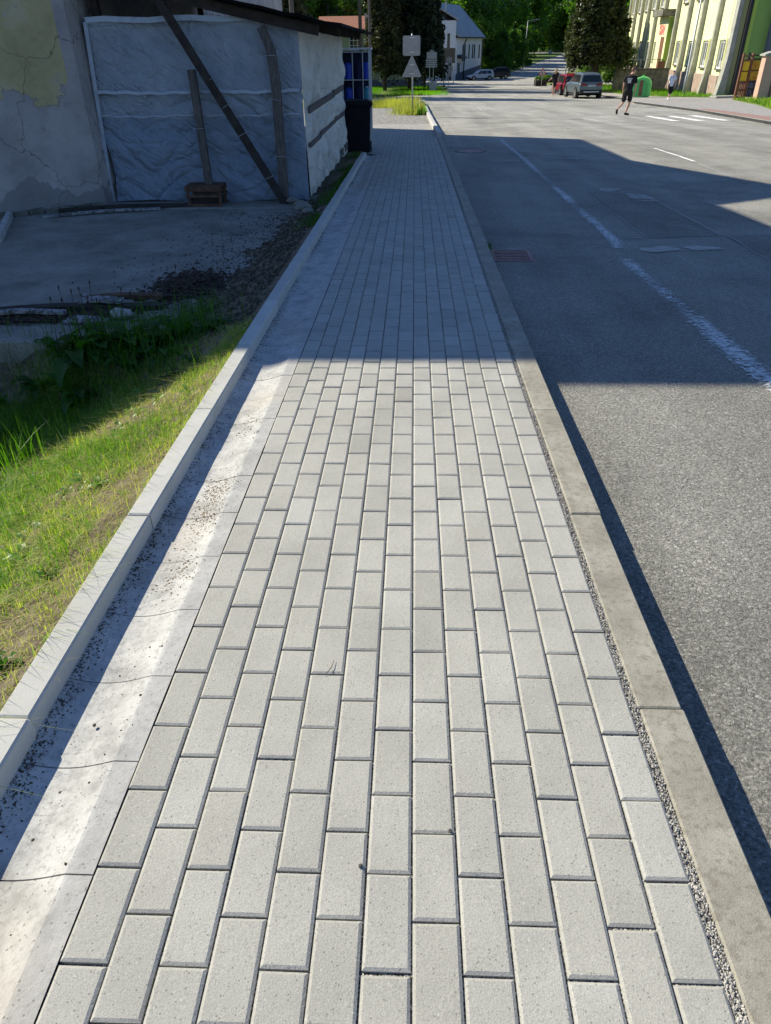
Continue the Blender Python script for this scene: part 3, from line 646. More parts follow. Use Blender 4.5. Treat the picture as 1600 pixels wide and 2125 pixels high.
for i,(x_,y_,L_,lb) in enumerate(((-2.48,4.86,.26,'leafy dock left of the plantain stalks in the shade'),(-2.62,4.98,.2,'small dock at the exposed end of the slab front'),(-2.15,5.02,.28,'tall dock behind the plantain stalks at the slab edge'),(-1.82,5.03,.25,'dock between the ragged one and the pointed one'),(-1.5,4.9,.18,'lowest dock beside the soil slope in the shade'),(-2.05,4.72,.2,'front dock of the shaded row, below the tall ones'),(-1.74,4.7,.17,'small dock in front of the shaded row, nearest the light'),(-2.4,4.6,.2,'dark leafy weed in front of the plantain stalks'),(-2.75,4.75,.18,'dark leafy weed under the slab front at left'),(-3.05,4.8,.2,'leftmost dark weed under the slab front'))):
    dock(x_,y_,11,L_,lb,70+i,3 if i in(2,0) else 0)
dock(-2.72,4.3,8,.22,'low dark leafy weed in the shaded hollow left of the sunlit grass',4)
dock(-2.66,2.95,10,.20,'dark rounded dock leaves at the left edge of the picture',5,W=.6)
dock(-1.66,3.55,7,.07,'small bluish leafy rosette in bare soil of the sunlit bank',6,W=.5)
dock(-1.55,4.28,9,.10,'pale leafy weed at the shade line near the edging',7,W=.55)
dock(-1.42,4.33,7,.09,'small pale weed right of the other pale weed at the shade line',8,W=.55)
dock(-1.32,1.98,8,.055,'small bright green seedling beside the edging at the left',9,W=.5)
dock(-1.22,1.45,10,.075,'upright young weed beside the edging whose shadow falls on the kerb',10,W=.35,lift=(1.2,2.4))
dock(-2.05,3.3,8,.06,'tiny silvery leaved weed in the middle of the sunlit grass',11,W=.6)

# ------------------------------------------------------------------ house on the left
SX=-4.25
def Ytop(y,h):    # height of the unseen wall head, shaped so its shadow falls h metres out
    ysd=y-SB*h; return h+P(ysd)-.12
prof=[(9.7,8.12),(12,7.8),(15.9,7.68),(18.2,9.4),(21.8,7.93),(27.6,8.05)]
hs=empty('plaster_house',(-6,10,YZ),0,'old house with peeling yellow and lilac grey plaster left of the shed','house')
def kid(mb,name,mat,parent,**k):
    o=mb.build(name,mat,parent,**k); o.matrix_parent_inverse=Matrix.Translation(parent.location).inverted() if False else Matrix.Identity(4); o.location=Vector(o.location)-parent.location; return o
m=MB()
plan=[(-16,9.7),(-5.45,9.7),(-4.30,10.48),(-4.25,10.75)]
ztop=Ytop(9.7,8.12)
m.prism(plan+[(-4.25,12),(-16,12)],-1.2,ztop)
sp=[(12,-1.2)]+[(27.6,-1.2)]+[(y,Ytop(y,h)) for y,h in prof[::-1][:-1]]
m.prism([(12.002,-1.2),(27.6,-1.2)]+[(y,Ytop(y,h)) for y,h in prof[::-1] if y>=12.0][:-1]+[(12.002,Ytop(12,7.8))],-16,SX,'x')
kid(m,'wall','plaster',hs)
m=MB().box(-16.2,-5.75,9.64,9.698,ztop-.25,ztop-.02); kid(m,'cornice','sill',hs)
m=MB()
for a,b in (((-6.3,9.67),(-5.46,9.67)),((-5.46,9.66),(-4.31,10.45))):
    for k in range(7):
        t0,t1=k/7+.01,(k+1)/7-.005; p=Vector(a).lerp(Vector(b),t0); q=Vector(a).lerp(Vector(b),t1)
        m.bar((p.x,p.y-.01,YZ+.02),(q.x,q.y-.01,YZ+.02+random.uniform(0,.02)),.05,.05+random.uniform(0,.05))
kid(m,'crumbled_footing','old_concrete',hs)
# low kerb at far left of yard
k=MB().bar((-5.38,9.9,YZ+.03),(-4.75,8.3,YZ+.03),.07,.1).build('low_kerb','gutter',bevel=.01); tag(k,'short concrete kerb running along the left side of the yard','kerb')

# ------------------------------------------------------------------ shed covered in tarp
sh=empty('tarp_shed',(-2.85,10.72,YZ),0,'lean-to shed wrapped in blue and white tarpaulin with a dark overhanging roof','shed')
def cloth(name,fn,nu,nv,mat):
    V=[fn(u/nu,v/nv) for v in range(nv+1) for u in range(nu+1)]; V=[(a-sh.location.x,b-sh.location.y,c-sh.location.z) for a,b,c in V]
    F=[(v*(nu+1)+u,v*(nu+1)+u+1,(v+1)*(nu+1)+u+1,(v+1)*(nu+1)+u) for v in range(nv) for u in range(nu)]
    return mesh_np(name,V,F,MAT[mat],sh,smooth=True)
def folds(x,z,s=0):
    # sagging swags between the fixings plus fine crumples
    a=noise.noise(Vector((x*1.1+s,z*1.6,s)))*.06
    q=z*3.2-abs(math.sin((x+.3)*1.9))*1.5; b=(1-abs(noise.noise(Vector((x*.9+s,q,s+3)))*2))**3*.034*(1 if z<1.0 else .35)
    d=(1-abs(noise.noise(Vector(((x*.8+z)*2.6+s,(z-x*.5)*4.2,s+9)))*2))**4*.020*(1 if z<.75 else .4)
    c=noise.noise(Vector((x*10+s,z*5,s+5)))*.010
    return (a+b+d+c)*min(1,(-1.5-x)/.25+.05)
def front(u,v):
    x=-4.16+u*(4.16-1.47); zt=1.83-.13*max(0,(u-.75)/.25)-.02*math.sin(u*23); z=-.31+v*(zt+.31)
    dz=.02*math.sin(u*9)*(1-v); y=10.72+folds(x,z)*(1.0 if z<1.0 else .55)
    if v>.97: y-=.015
    x+=.05*(1-v)*math.sin(v*9)*(u<.02)-.08*(1-v)*(1-u)
    return (x,y,z+dz)
cloth('front_tarp',front,220,160,'tarp')
def side(u,v):
    y=10.72+u*5.7; z0=float(np.interp(y,[10.7,11.6,16.5],[-.26,-.22,-.33])); zt=1.69+.02*math.sin(u*50); z=z0+v*(zt-z0)
    f=noise.noise(Vector((y*2.6,z*.6,4)))*.05+(1-abs(noise.noise(Vector((y*5,z*.5,7)))*2))**3*.045+(1-abs(noise.noise(Vector((y*13,z*.7,17)))*2))**2*.022+noise.noise(Vector(((y+z)*3,z*4,2)))*.05; f*=min(1,(y-10.72)/.3)
    pinch=1-.8*math.exp(-((z-.8)/.08)**2)-.6*math.exp(-((z-.38)/.08)**2)
    x=-1.475+f*pinch+.03*(1-v)
    return (x,y,z)
cloth('side_tarp',side,260,90,'tarp_white')
def sk(m,name,mat,**k):
    m.v=[(a-sh.location.x,b-sh.location.y,c-sh.location.z) for a,b,c in m.v]; return m.build(name,mat,sh,**k)
def hem(z,wd,amp,seed):
    m=MB(); n=60
    pts=[(-4.17+ (4.17-1.5)*i/n, 10.655, z+amp*math.sin(i*.21+seed)+.006*math.sin(i*.9)) for i in range(n+1)]
    for a,b in zip(pts,pts[1:]): m.bar(a,b,.012,wd)
    return m
sk(hem(1.03,.038,.008,1),'hem','tarp_hem'); sk(hem(.76,.014,.006,2),'hem','tarp_hem')
m=MB()
for a,b in zip([(-4.15+ i*.27,10.68,1.82+.012*math.sin(i*1.7)) for i in range(8)],[(-4.15+ i*.27,10.68,1.82+.012*math.sin(i*1.7)) for i in range(1,9)]): m.bar(a,b,.02,.06)
sk(m,'hem','tarp_hem')
m=MB().bar((-4.16,10.69,1.8),(-4.28,10.69,-.3),.05,.015); sk(m,'hem','tarp_hem')
# roof: slopes down to the road, ragged near edge
m=MB(); RZ=lambda x:1.96-.2*(x+2.04)
xs_=np.linspace(-4.22,-.93,15)
V=[];F=[]
for j,yy in enumerate(np.linspace(10.42,16.9,14)):
    for i,x in enumerate(xs_):
        e=.05*noise.noise(Vector((x*5,yy*3,1))); xx=x+(.12*(yy-10.4)/6.5+.06*noise.noise(Vector((yy*4,0,0))) if i==len(xs_)-1 else 0)
        yv=yy+(e if j in(0,13) else 0)
        V.append((xx,yv,RZ(xx)+.012*math.sin(x*12)))
n0=len(V); V+= [(a,b,c-.035) for a,b,c in V]; W_=len(xs_)
for j in range(13):
    for i in range(W_-1):
        a=j*W_+i; F.append((a,a+1,a+W_+1,a+W_)); F.append((n0+a,n0+a+W_,n0+a+W_+1,n0+a+1))
for i in range(W_-1): F.append((i,n0+i,n0+i+1,i+1)); q=13*W_+i; F.append((q,q+1,n0+q+1,n0+q))
for j in range(13): a=j*W_; F.append((a,a+W_,n0+a+W_,n0+a)); a+=W_-1; F.append((a,n0+a,n0+a+W_,a+W_))
m.add(V,F); sk(m,'roof','roof_dark')
for yy in (10.62,11.9,13.2,14.6,16.3):
    m=MB().bar((-4.2,yy,RZ(-4.2)-.1),(-1.05 if yy>11 else -1.2,yy,RZ(-1.1)-.1),.07,.11); sk(m,'rafter','wood_dark')
m=MB().bar((-1.52,10.6,1.74),(-1.52,16.8,1.74),.09,.1); sk(m,'rafter','wood_dark')
# posts and braces outside the front tarp
sk(MB().bar((-1.80,10.60,-.33),(-1.79,10.60,1.15),.12,.09,(0,1,0)).bar((-1.79,10.60,1.12),(-1.82,10.60,1.5),.115,.085,(0,1,0)).bar((-1.82,10.60,1.48),(-1.92,10.62,1.72),.10,.08,(0,1,0)),'post','wood_grey',bevel=.006)
sk(MB().bar((-1.78,10.53,-.33),(-3.22,10.50,2.16),.10,.06,(0,1,0)),'brace','wood_dark',bevel=.005)
sk(MB().bar((-2.83,10.56,-.07),(-2.86,10.58,1.28),.10,.07,(0,1,0)),'post','wood_grey',bevel=.006)
for x,y0 in ((-1.56,10.8),(-1.56,13.6),(-1.56,16.4),(-4.1,10.98),(-4.1,16.4),(-2.9,16.4)): sk(MB().bar((x,y0,-.4),(x,y0,RZ(x)-.1),.09,.09),'post','wood_dark')
for x0,z0,x1,z1 in ((-1.86,.28,-1.72,.28),(-1.88,.95,-1.72,.93),(-1.93,1.42,-1.75,1.42),(-2.92,.62,-2.78,.62),(-2.7,1.14,-2.54,1.2),(-2.33,.52,-2.2,.58),(-2.02,.0,-1.9,.05),(-2.52,.84,-2.36,.92)):
    sk(MB().tube([(x0,10.49,z0),(x1,10.48,z1)],.004,5),'wire_tie','galv')
# boards nailed on the side tarp
def sboard(y0,z0,y1,z1,wd): sk(MB().bar((-1.425,y0,z0),(-1.425,y1,z1),.022,wd,(0,0,1)),'batten','wood_grey',bevel=.003)
sboard(10.95,.79,14.5,.80,.085); sboard(14.35,.82,16.4,.83,.09); sboard(10.88,.37,12.2,.37,.06); sboard(12.15,.39,14.6,.39,.06); sboard(14.5,.41,16.4,.38,.075)
sk(MB().bar((-1.41,15.0,-.22),(-1.38,16.4,-.2),.03,.12),'batten','wood_grey')
# wire mesh at the open back
m=MB()
for i in range(22): m.bar((-4.1+i*.12,16.35,.2),(-4.1+i*.12,16.35,RZ(-4.1+i*.12)-.12),.006,.006)
for i in range(12): m.bar((-4.1,16.35,1.0+i*.12),(-1.6,16.35,1.0+i*.12 if 1+i*.12<1.75 else 1.75),.006,.006)
sk(m,'wire_mesh','wire')
m=MB()
for i in range(30): m.bar((-3.0+i*.045,10.80,1.0),(-3.0+i*.045,10.80,1.68),.004,.004)
for i in range(6): m.bar((-3.3,10.80,1.03+i*.13),(-1.6,10.80,1.03+i*.13),.004,.004)
sk(m,'wire_mesh','wire')
# crate below the short post
cr=empty('wooden_crate',(-2.87,10.52,YZ+.012),0,'low brown wooden crate under the short post at the tarp','crate')
cm=MB()
cm.box(-.25,.25,-.17,.17,.235,.26)
for z in (.115,.0): cm.box(-.25,.25,-.18,-.165,z,z+.035); cm.box(-.25,.25,.165,.18,z,z+.035)
for x in (-.235,.2):
    for y in (-.165,.13): cm.box(x,x+.035,y,y+.035,.0 if False else .002,.233)
for y in (-.176,.164): cm.box(-.25,.25,y,y+.012,.19,.233)
cm.build('frame','wood_red',cr,bevel=.004)
MB().box(-.2,.2,-.12,.12,.02,.11).build('inner_board','wood_dark',cr)
# planks and rubble
def plank(cx,cy,L,wd,th,az,mat,lab,z=YZ+.004,tilt=0,warp=.01,cat='plank',group=None):
    o=empty('plank',(cx,cy,z),0); COL.objects.unlink(o); bpy.data.objects.remove(o)
    n=10; V=[];F=[]; rr=random.Random(hash((round(cx,2),round(cy,2)))&255)
    for i in range(n+1):
        u=i/n-.5; ww=wd*(1+.12*rr.uniform(-1,1)); dz=warp*math.cos(u*5)+tilt*L*(u+.5); ys=warp*2*math.sin(u*4+cx)
        for s_,t_ in ((-1,0),(1,0),(1,1),(-1,1)): V.append((u*L,s_*ww/2+ys,t_*th+dz))
    for i in range(n):
        a=4*i
        for k in range(4): F.append((a+k,a+(k+1)%4,a+4+(k+1)%4,a+4+k))
    m=MB(); m.add(V,F+[(3,2,1,0),(4*n,4*n+1,4*n+2,4*n+3)]); ob=m.build('plank',mat,bevel=.003); ob.location=(cx,cy,z); ob.rotation_euler=(0,0,az)
    return tag(ob,lab,cat,group)
plank(-2.96,5.72,1.75,.10,.05,.20,'wood_dark','longest dark plank lying at the front of the yard debris',warp=.02)
plank(-2.45,5.95,.62,.09,.04,.16,'wood_red','brown board leaning out at the right end of the debris',z=YZ+.05)
plank(-3.12,5.55,.62,.06,.03,.12,'plank_white','thin pale lath on the left part of the long dark plank',z=YZ+.05)
plank(-2.60,5.80,.36,.12,.025,.1,'plank_white','short pale painted board on top of the debris',z=YZ+.075)
plank(-2.62,5.48,.36,.13,.025,-.04,'plank_white','short flaking white board lying on the ground in front of the debris',z=YZ+.01)
plank(-2.86,6.12,.34,.03,.02,-.75,'plank_white','thin stick pointing away from the debris',z=YZ+.01)
plank(-2.18,6.1,.5,.04,.03,.2,'wood_dark','thin dark slat between the boards and the bark heap')
plank(-4.15,9.95,1.5,.07,.03,.38,'plank_white','long pale batten lying in the yard before the house wall',z=YZ+.01)
plank(-3.95,10.2,1.7,.08,.05,.22,'wood_dark','long dark beam lying along the foot of the house wall',z=YZ+.01)
plank(-3.35,5.5,.9,.05,.02,.05,'wood_dark','dark sliver of wood at the left picture edge of the yard')
b=MB().rock((0,0,0),.075,3,(1.3,.9,.6)); o=b.build('broken_brick','gutter'); o.location=(-2.36,5.58,YZ+.04); tag(o,'pale broken lump of mortar beside the white boards','rubble')
b=MB().rock((0,0,0),.05,8,(1.2,.9,.7)); o=b.build('stone','stone'); o.location=(-2.24,5.95,YZ+.03); tag(o,'small pale stone at the edge of the bark heap','stone')
for i,(x,y,r,l) in enumerate(((-1.68,10.5,.07,'flat pale stone at the foot of the brace'),(-1.5,10.1,.08,'largest rounded stone near the shed corner'),(-1.42,9.75,.09,'mossy stone in the soil between shed corner and edging'),(-1.32,9.4,.06,'small stone close to the edging near the shed'))):
    o=MB().rock((0,0,0),r,i+20,(1.3,1,.55)).build('stone','stone'); o.location=(x,y,YZ+.06+i*.02); tag(o,l,'stone')
def f_heap(rg,n):
    x=-2.05+rg.normal(0,.16,n); y=6.5+rg.normal(0,.25,n); dd=((x+2.05)/.25)**2+((y-6.5)/.4)**2; return np.stack([x,y,YZ+.06*np.exp(-dd)*rg.random(n)+.004],-1)
tag(scatter_rocks('bark_heap',2600,f_heap,(.006,.03),'debris',9,.5),'low heap of crumbled dark bark on the yard','debris')
def f_heap2(rg,n):
    x=-2.9+rg.normal(0,.32,n); y=5.56+rg.normal(0,.06,n)+(x+2.9)*.15; return np.stack([x,y,np.full(n,YZ+.01)+rg.random(n)*.03],-1)
tag(scatter_rocks('wood_splinters',1200,f_heap2,(.006,.03),'debris',10,.4),'dark splinters under the planks at the front of the yard','debris')

# ------------------------------------------------------------------ wheelie bin
bn=empty('wheelie_bin',(-1.18,16.98,P(16.98)),0.05,'black wheeled rubbish bin at the end of the edging','bin')
m=MB(); 
def frust(m,w0,d0,w1,d1,z0,z1): m.add([(-w0,-d0,z0),(w0,-d0,z0),(w0,d0,z0),(-w0,d0,z0),(-w1,-d1,z1),(w1,-d1,z1),(w1,d1,z1),(-w1,d1,z1)],[(0,3,2,1),(4,5,6,7),(0,1,5,4),(1,2,6,5),(2,3,7,6),(3,0,4,7)])
frust(m,.235,.24,.27,.28,.03,.90); m.build('body','bin',bn,bevel=.025)
m=MB(); frust(m,.285,.30,.29,.305,.86,.90); m.build('rim','bin',bn,bevel=.01)
m=MB(); m.prism([(-.31,.90),(.31,.90),(.31,.955),(.22,.995),(-.22,.995),(-.31,.955)],-.33,.30,'y'); m.build('lid','bin',bn,bevel=.015)
MB().tube([(-.22,.33,.93),(.22,.33,.93)],.015,8).build('handle','bin',bn)
for s in (-1,1): 
    wh=MB().cyl((s*.25,.24,.1),(1,0,0),.1,.05).build('wheel','rubber',bn)
# ------------------------------------------------------------------ cabinet with blue canisters
cb=empty('display_cabinet',(-1.335,18.2,P(18.2)),0,'tall white framed wire cabinet of blue canisters standing behind the black bin','cabinet')
W2=.36; m=MB()
for x in (-W2,-.22,0,.22,W2-.0):
    m.box(x-.009,x+.009,-.262,-.245,.05,1.86)
for z in (.05,.45,.85,1.35,1.86): m.box(-W2,W2,-.28,-.265,z-.008,z+.008)
m.build('front_grille','white_metal',cb)
m=MB()
for x in (-W2-.02,W2): 
    for y in (-.262,.262): m.box(x-.016,x+.024,y-.02,y+.02,.0,1.90)
m.box(-W2-.05,W2+.05,-.3,.3,1.90,1.935); m.build('frame','white_metal',cb,bevel=.003)
MB().box(-W2,W2,.24,.27,.05,1.88).build('back_panel','navy',cb)
for z in (.06,.46,.86,1.36): MB().box(-W2+.004,W2-.004,-.235,.235,z-.01,z).build('shelf','navy',cb)
cans=[(x,z,i) for i,(x,z) in enumerate([(x,z) for z in (.86,1.36) for x in (-.29,-.11,.11,.28)])]
cl=['left end of the lower visible shelf','second place of the lower visible shelf','third place of the lower visible shelf','right end of the lower visible shelf','left end of the top shelf','second place of the top shelf','third place of the top shelf','right end of the top shelf']
for x,z,i in cans:
    matn='cyan_plastic' if i in (3,) else ('navy' if i in (0,2,4,6) else 'blue_plastic'); word={'cyan_plastic':'turquoise','navy':'dark navy','blue_plastic':'bright blue'}[matn]
    c=empty('canister',(-1.335+x,18.12,P(18.2)+z+.001),0,f'{word} canister at the {cl[i]} of the wire cabinet','canister','canisters in the wire cabinet')
    hh=.36 if z<1 else .32; m=MB(); m.tube([(0,0,0),(0,0,hh*.82),(0,0,hh*.95)],[.085,.085,.04],14); m.build('body',matn,c,smooth=False); MB().tube([(0,0,hh*.95),(0,0,hh)],.03,10).build('cap','white_metal' if matn=='cyan_plastic' else 'navy',c)

# ------------------------------------------------------------------ road details
DR=-.12
o=strip('road_line',[(2.16,-.5),(2.14,3.99),(2.09,7.25)],.30,'worn_paint',DR+.010,lambda u:1,ragged=True)
o=strip('road_line',[(2.15,7.75),(2.20,8.19),(2.28,14.),(2.39,21.75)],.27,'worn_paint',DR+.010,lambda u:1 if not .30<u<.38 else .85,ragged=True)
strip('road_line',[(3.5,42),(3.6,47)],.14,'worn_paint',DR+.010)
strip('road_line',[(5.35,12.5),(5.6,16),(5.75,20),(5.9,33)],.14,'worn_faint',DR+.010)
strip('road_line',[(5.6,15.8),(5.66,18.8)],.12,'zebra',DR+.014,lambda u:.9)
for a in ([(2.6,8.3),(2.63,11.9)],[(2.6,8.3),(3.46,8.42)],[(3.46,8.42),(3.42,11.5)],[(2.65,11.9),(3.42,11.5)],[(3.5,8.42),(3.46,7.0),(3.44,5.0)],[(3.2,8.9),(3.46,8.45)],[(3.1,9.0),(5.2,9.0)],[(4.1,10.7),(4.2,8.9)],[(2.4,8.32),(2.6,8.3)],[(1.2,9.2),(1.9,9.3)]):
    strip('crack_filler',a,.032,'tar_line',DR+.011,ragged=True)
MATP=sheet('asphalt_patch',[(2.62,8.32),(3.44,8.44),(3.40,11.5),(2.66,11.85)],'asphalt_dark',DR+.008,thick=.004,step=50)
sheet('asphalt_patch',[(3.52,4.6),(8,4.6),(8,8.95),(3.5,8.4)],'asphalt_dark',DR+.008,thick=.004,step=50)
def blob(name,cx,cy,rx,ry,mat,dz,seed,rot=0):
    n=36; V=[(cx,cy,P(cy)+DR+dz)]; T=[]; F=[]
    for r_ in (.5,1.0):
        for k in range(n):
            a=2*math.pi*k/n; q=r_*(1+.45*noise.noise(Vector((math.cos(a)*1.3,math.sin(a)*1.3,seed*3.7)))); x=rx*q*math.cos(a); y=ry*q*math.sin(a); X_=cx+x*math.cos(rot)-y*math.sin(rot); Y_=cy+x*math.sin(rot)+y*math.cos(rot); V.append((X_,Y_,P(Y_)+DR+dz))
    for k in range(n): F.append((0,1+k,1+(k+1)%n,0)); T.append(1); F.append((1+k,1+n+k,1+n+(k+1)%n,1+(k+1)%n)); T.append(.35)
    F=[f for f in F]; me=bpy.data.meshes.new(name); me.from_pydata(V,[],[f[:3] if f[0]==0 else f for f in F]); me.materials.append(MAT[mat]); at=me.attributes.new('tint','FLOAT','FACE'); at.data.foreach_set('value',T)
    o=bpy.data.objects.new(name,me); COL.objects.link(o); o['kind']='structure'
blob('mortar_stain',2.55,7.70,.40,.26,'dust_stain',.012,1,.03); blob('mortar_stain',3.02,7.74,.36,.20,'dust_stain',.013,2)
blob('mortar_stain',3.02,12.0,.30,.42,'dust_stain',.012,3,-.5); blob('mortar_stain',3.30,11.25,.30,.48,'dust_stain',.013,4,.3); blob('mortar_stain',3.3,10.85,.4,.07,'dust_stain',.014,5)
blob('worn_patch',1.25,15.6,.42,1.1,'worn_faint',.009,6); blob('worn_patch',1.95,16.2,.6,.6,'worn_faint',.010,7); blob('worn_patch',3.3,16.6,.8,.35,'worn_faint',.009,8)
blob('worn_patch',1.1,7.75,.25,.10,'worn_faint',.009,9); blob('worn_patch',6.5,33,2.4,1.6,'worn_faint',.008,10); blob('worn_patch',5,42,2.5,3,'worn_faint',.008,11)
# storm grate
def drain(cx,cy,lab):
    e=empty('storm_grate',(cx,cy,P(cy)+DR+.009),0,lab,'drain grate'); w2,d2=.2,.23
    m=MB().box(-w2,w2,-d2,-d2+.03,-.02,.008).box(-w2,w2,d2-.03,d2,-.02,.008).box(-w2,-w2+.035,-d2+.03,d2-.03,-.02,.008).box(w2-.035,w2,-d2+.03,d2-.03,-.02,.008); m.build('frame','rust',e,bevel=.003)
    for k in range(6):
        y=-d2+.062+k*.064; MB().box(-w2+.036,w2-.036,y,y+.03,-.02,.007).build('bar','rust',e)
    MB().box(-w2+.03,w2-.03,-d2+.028,d2-.028,-.012,-.004).build('void','void',e); return e
drain(1.0,7.42,'rusty slotted drain grate in the road beside the kerb')
n=500; r5=np.random.default_rng(77); x=.765+np.abs(r5.normal(0,.035,n)); y=r5.uniform(7.2,8.1,n); 
tag(blades('moss_tuft',np.stack([x,y,Pv(y)+DR],-1),r5.uniform(.01,.04,n),np.full(n,.006),.8,r5.uniform(0,.3,n),'grass',8),'dark weedy tuft between kerb and drain grate','weed')
mh=empty('manhole_cover',(1.34,18.5,P(18.5)+DR+.009),0,'round iron manhole cover in the shaded road','manhole cover')
MB().tube([(0,0,-.02),(0,0,.006)],.30,32).build('lid','rust',mh); 
m=MB(); 
for k in range(32):
    a,b_=2*math.pi*k/32,2*math.pi*(k+1)/32; m.add([(r*math.cos(t),r*math.sin(t),z) for t in (a,b_) for r in (.31,.37) for z in (-.02,.009)],[(0,1,3,2),(4,6,7,5),(0,4,5,1),(2,3,7,6),(0,2,6,4),(1,5,7,3)])
m.build('ring','old_concrete',mh)
lf=mesh_np('fallen_leaf',[(0,0,0),(.02,.008,.004),(.045,.004,.003),(.06,-.004,0),(.04,-.018,.008),(.015,-.015,.006)],[(0,1,4,5),(1,2,3,4)],MAT['leaf_dry']); lf.location=(1.30,1.66,P(1.6)+DR+.006); tag(lf,'single reddish dry leaf lying on the asphalt','leaf')
tw=MB().tube([(0,0,0),(.018,.03,.004),(.022,.062,.002)],[.0008,.0012,.0006],5).build('twig','wood_dark'); tw.location=(-.245,1.44,P(1.45)+.003); tag(tw,'thin curved grass stalk lying on the paving blocks','twig')
for i,(x,y,r,l) in enumerate(((-.103,.865,.005,'small dark pebble in a joint left of centre'),(.098,.955,.0048,'small dark pebble in a joint right of centre'),(-.86,1.26,.0055,'dark pebble in the sunny gutter'))):
    o=MB().rock((0,0,0),r,i+40).build('pebble','darkstone'); o.location=(x,y,P(y)+(.003 if i<2 else -.02)); tag(o,l,'pebble')

# zebra crossing and seams
for X_,t in ((11.6,1),(10.65,1),(9.75,.95),(8.8,.45),(7.8,.5),(6.9,.55),(5.9,.35)):
    strip('crossing_stripe',[(X_,30.2),(X_+.05,34.3)],.5,'zebra',DR+.010,lambda u,t=t:t)

# ------------------------------------------------------------------ far left ground pieces
sheet('verge',[(13.5,152),(16.3,160),(21,182),(26.5,210),(33.5,240),(41,271),(49.5,299),(58,330),(30,330),(0,200),(5,152)],'lawn',.0,step=10)
sheet('verge',[(20,118.2),(24,137),(28.5,158),(34.5,185),(41,210),(49,240),(58,270),(67,299),(79,330),(130,330),(130,118.2)],'lawn',.02,step=10)
sheet('cross_path',[(-40,25.5),(.62,25.5),(.6,27.8),(-40,27.8)],'walk',.0)
sheet('gravel_lot',[(-40,27.8),(.6,27.8),(.55,52),(-40,52)],'gravel',-.01)
sheet('lawn',[(-60,66),(-3.5,66),(1.6,77),(3.6,90),(3.6,98),(1,104),(-60,104)],'lawn',.0)
def far_grass(name,n,region,h,wd,lab,mat='grass',tr=(.2,.7),seed=1,dz=0,lean=.4):
    r=np.random.default_rng(seed); x,y=region(r,n); p=np.stack([x,y,Pv(y)+dz],-1); hh=h*r.lognormal(0,.35,len(x))
    return tag(blades(name,p,hh,np.full(len(x),wd),lean,r.uniform(*tr,len(x)),mat,seed,1),lab,'grass',kind='stuff')
far_grass('verge_grass',9000,lambda r,n:(r.uniform(-7,.4,n),r.uniform(43.,51.5,n)),.22,.03,'sunlit yellowish grass strip before the side street',tr=(.35,.9),seed=51,mat='drygrass')
def isl(r,n):
    x=-.1+r.normal(0,.38,n); y=r.uniform(34.5,46,n); k=(x<.5)&(x>-1.3); return x[k],y[k]
far_grass('verge_grass',3200,isl,.3,.025,'tall dry grass and weeds round the sign post',mat='drygrass',tr=(.1,1),seed=52)
far_grass('verge_grass',900,lambda r,n:(r.uniform(.05,.5,n),r.uniform(34.6,36.5,n)),.2,.03,'bright green weed patch right of the sign post foot',tr=(.1,.45),seed=53)
far_grass('lawn_grass',16000,lambda r,n:(r.uniform(-9,3.3,n),r.uniform(67,100,n)),.12,.05,'shady lawn below the spruces',tr=(.1,.5),seed=54)
o=MB().rock((0,0,0),.32,61,(1,.8,.7)).build('boulder','stone'); o.location=(.32,42.2,P(42)+.12); tag(o,'pale boulder in the grass beside the raised kerb','boulder')

# ------------------------------------------------------------------ far right ground pieces
kerbR=[(12.3,14),(12.1,20),(12.0,26.8),(12.4,30.6),(13.1,37.9),(13.2,44),(13.3,49.6),(14.5,55),(14.6,62),(15.2,75),(17,100),(19.5,118)]
sheet('footpath',kerbR+[(40,118),(40,14)],'walk',-.02)
strip('footpath_kerb',[(a-.06,b) for a,b in kerbR],.13,'pilaster',-.012)
sheet('tactile_paving',[(12.3,29),(13.2,38.5),(13.7,38),(13.3,31),(15.5,27.5),(15.5,26.6),(12.2,26.8)],'walk_red',-.014,thick=.004)
gA=[(16.4,76),(16.5,64),(18.0,58.6),(20.6,55.6),(22.5,56),(22.5,110),(17,110)]
gB=[(15.4,34.5),(16.0,37),(17.6,42.5),(19.4,50.5),(30,51.5),(30,30),(17,30)]
sheet('grass_plot',gA,'lawn',.02); sheet('grass_plot',gB,'lawn',.02)
def inpoly(x,y,poly):
    c=np.zeros(len(x),bool); j=len(poly)-1
    for i in range(len(poly)):
        xi,yi=poly[i]; xj,yj=poly[j]; k=((yi>y)!=(yj>y))&(x<(xj-xi)*(y-yi)/(yj-yi+1e-9)+xi); c^=k; j=i
    return c
def reg(poly,x0,x1,y0,y1):
    def f(r,n):
        x=r.uniform(x0,x1,n); y=r.uniform(y0,y1,n); k=inpoly(x,y,poly); return x[k],y[k]
    return f
far_grass('plot_grass',9000,reg(gA,16,22.4,55,90),.15,.04,'sunlit grass strip before the yellow building',tr=(.15,.6),seed=55,dz=.02)
far_grass('plot_grass',9000,reg(gB,15,24,34,51.5),.14,.04,'sunlit grass in front of the pink gate pillar',tr=(.15,.85),seed=56,dz=.02)

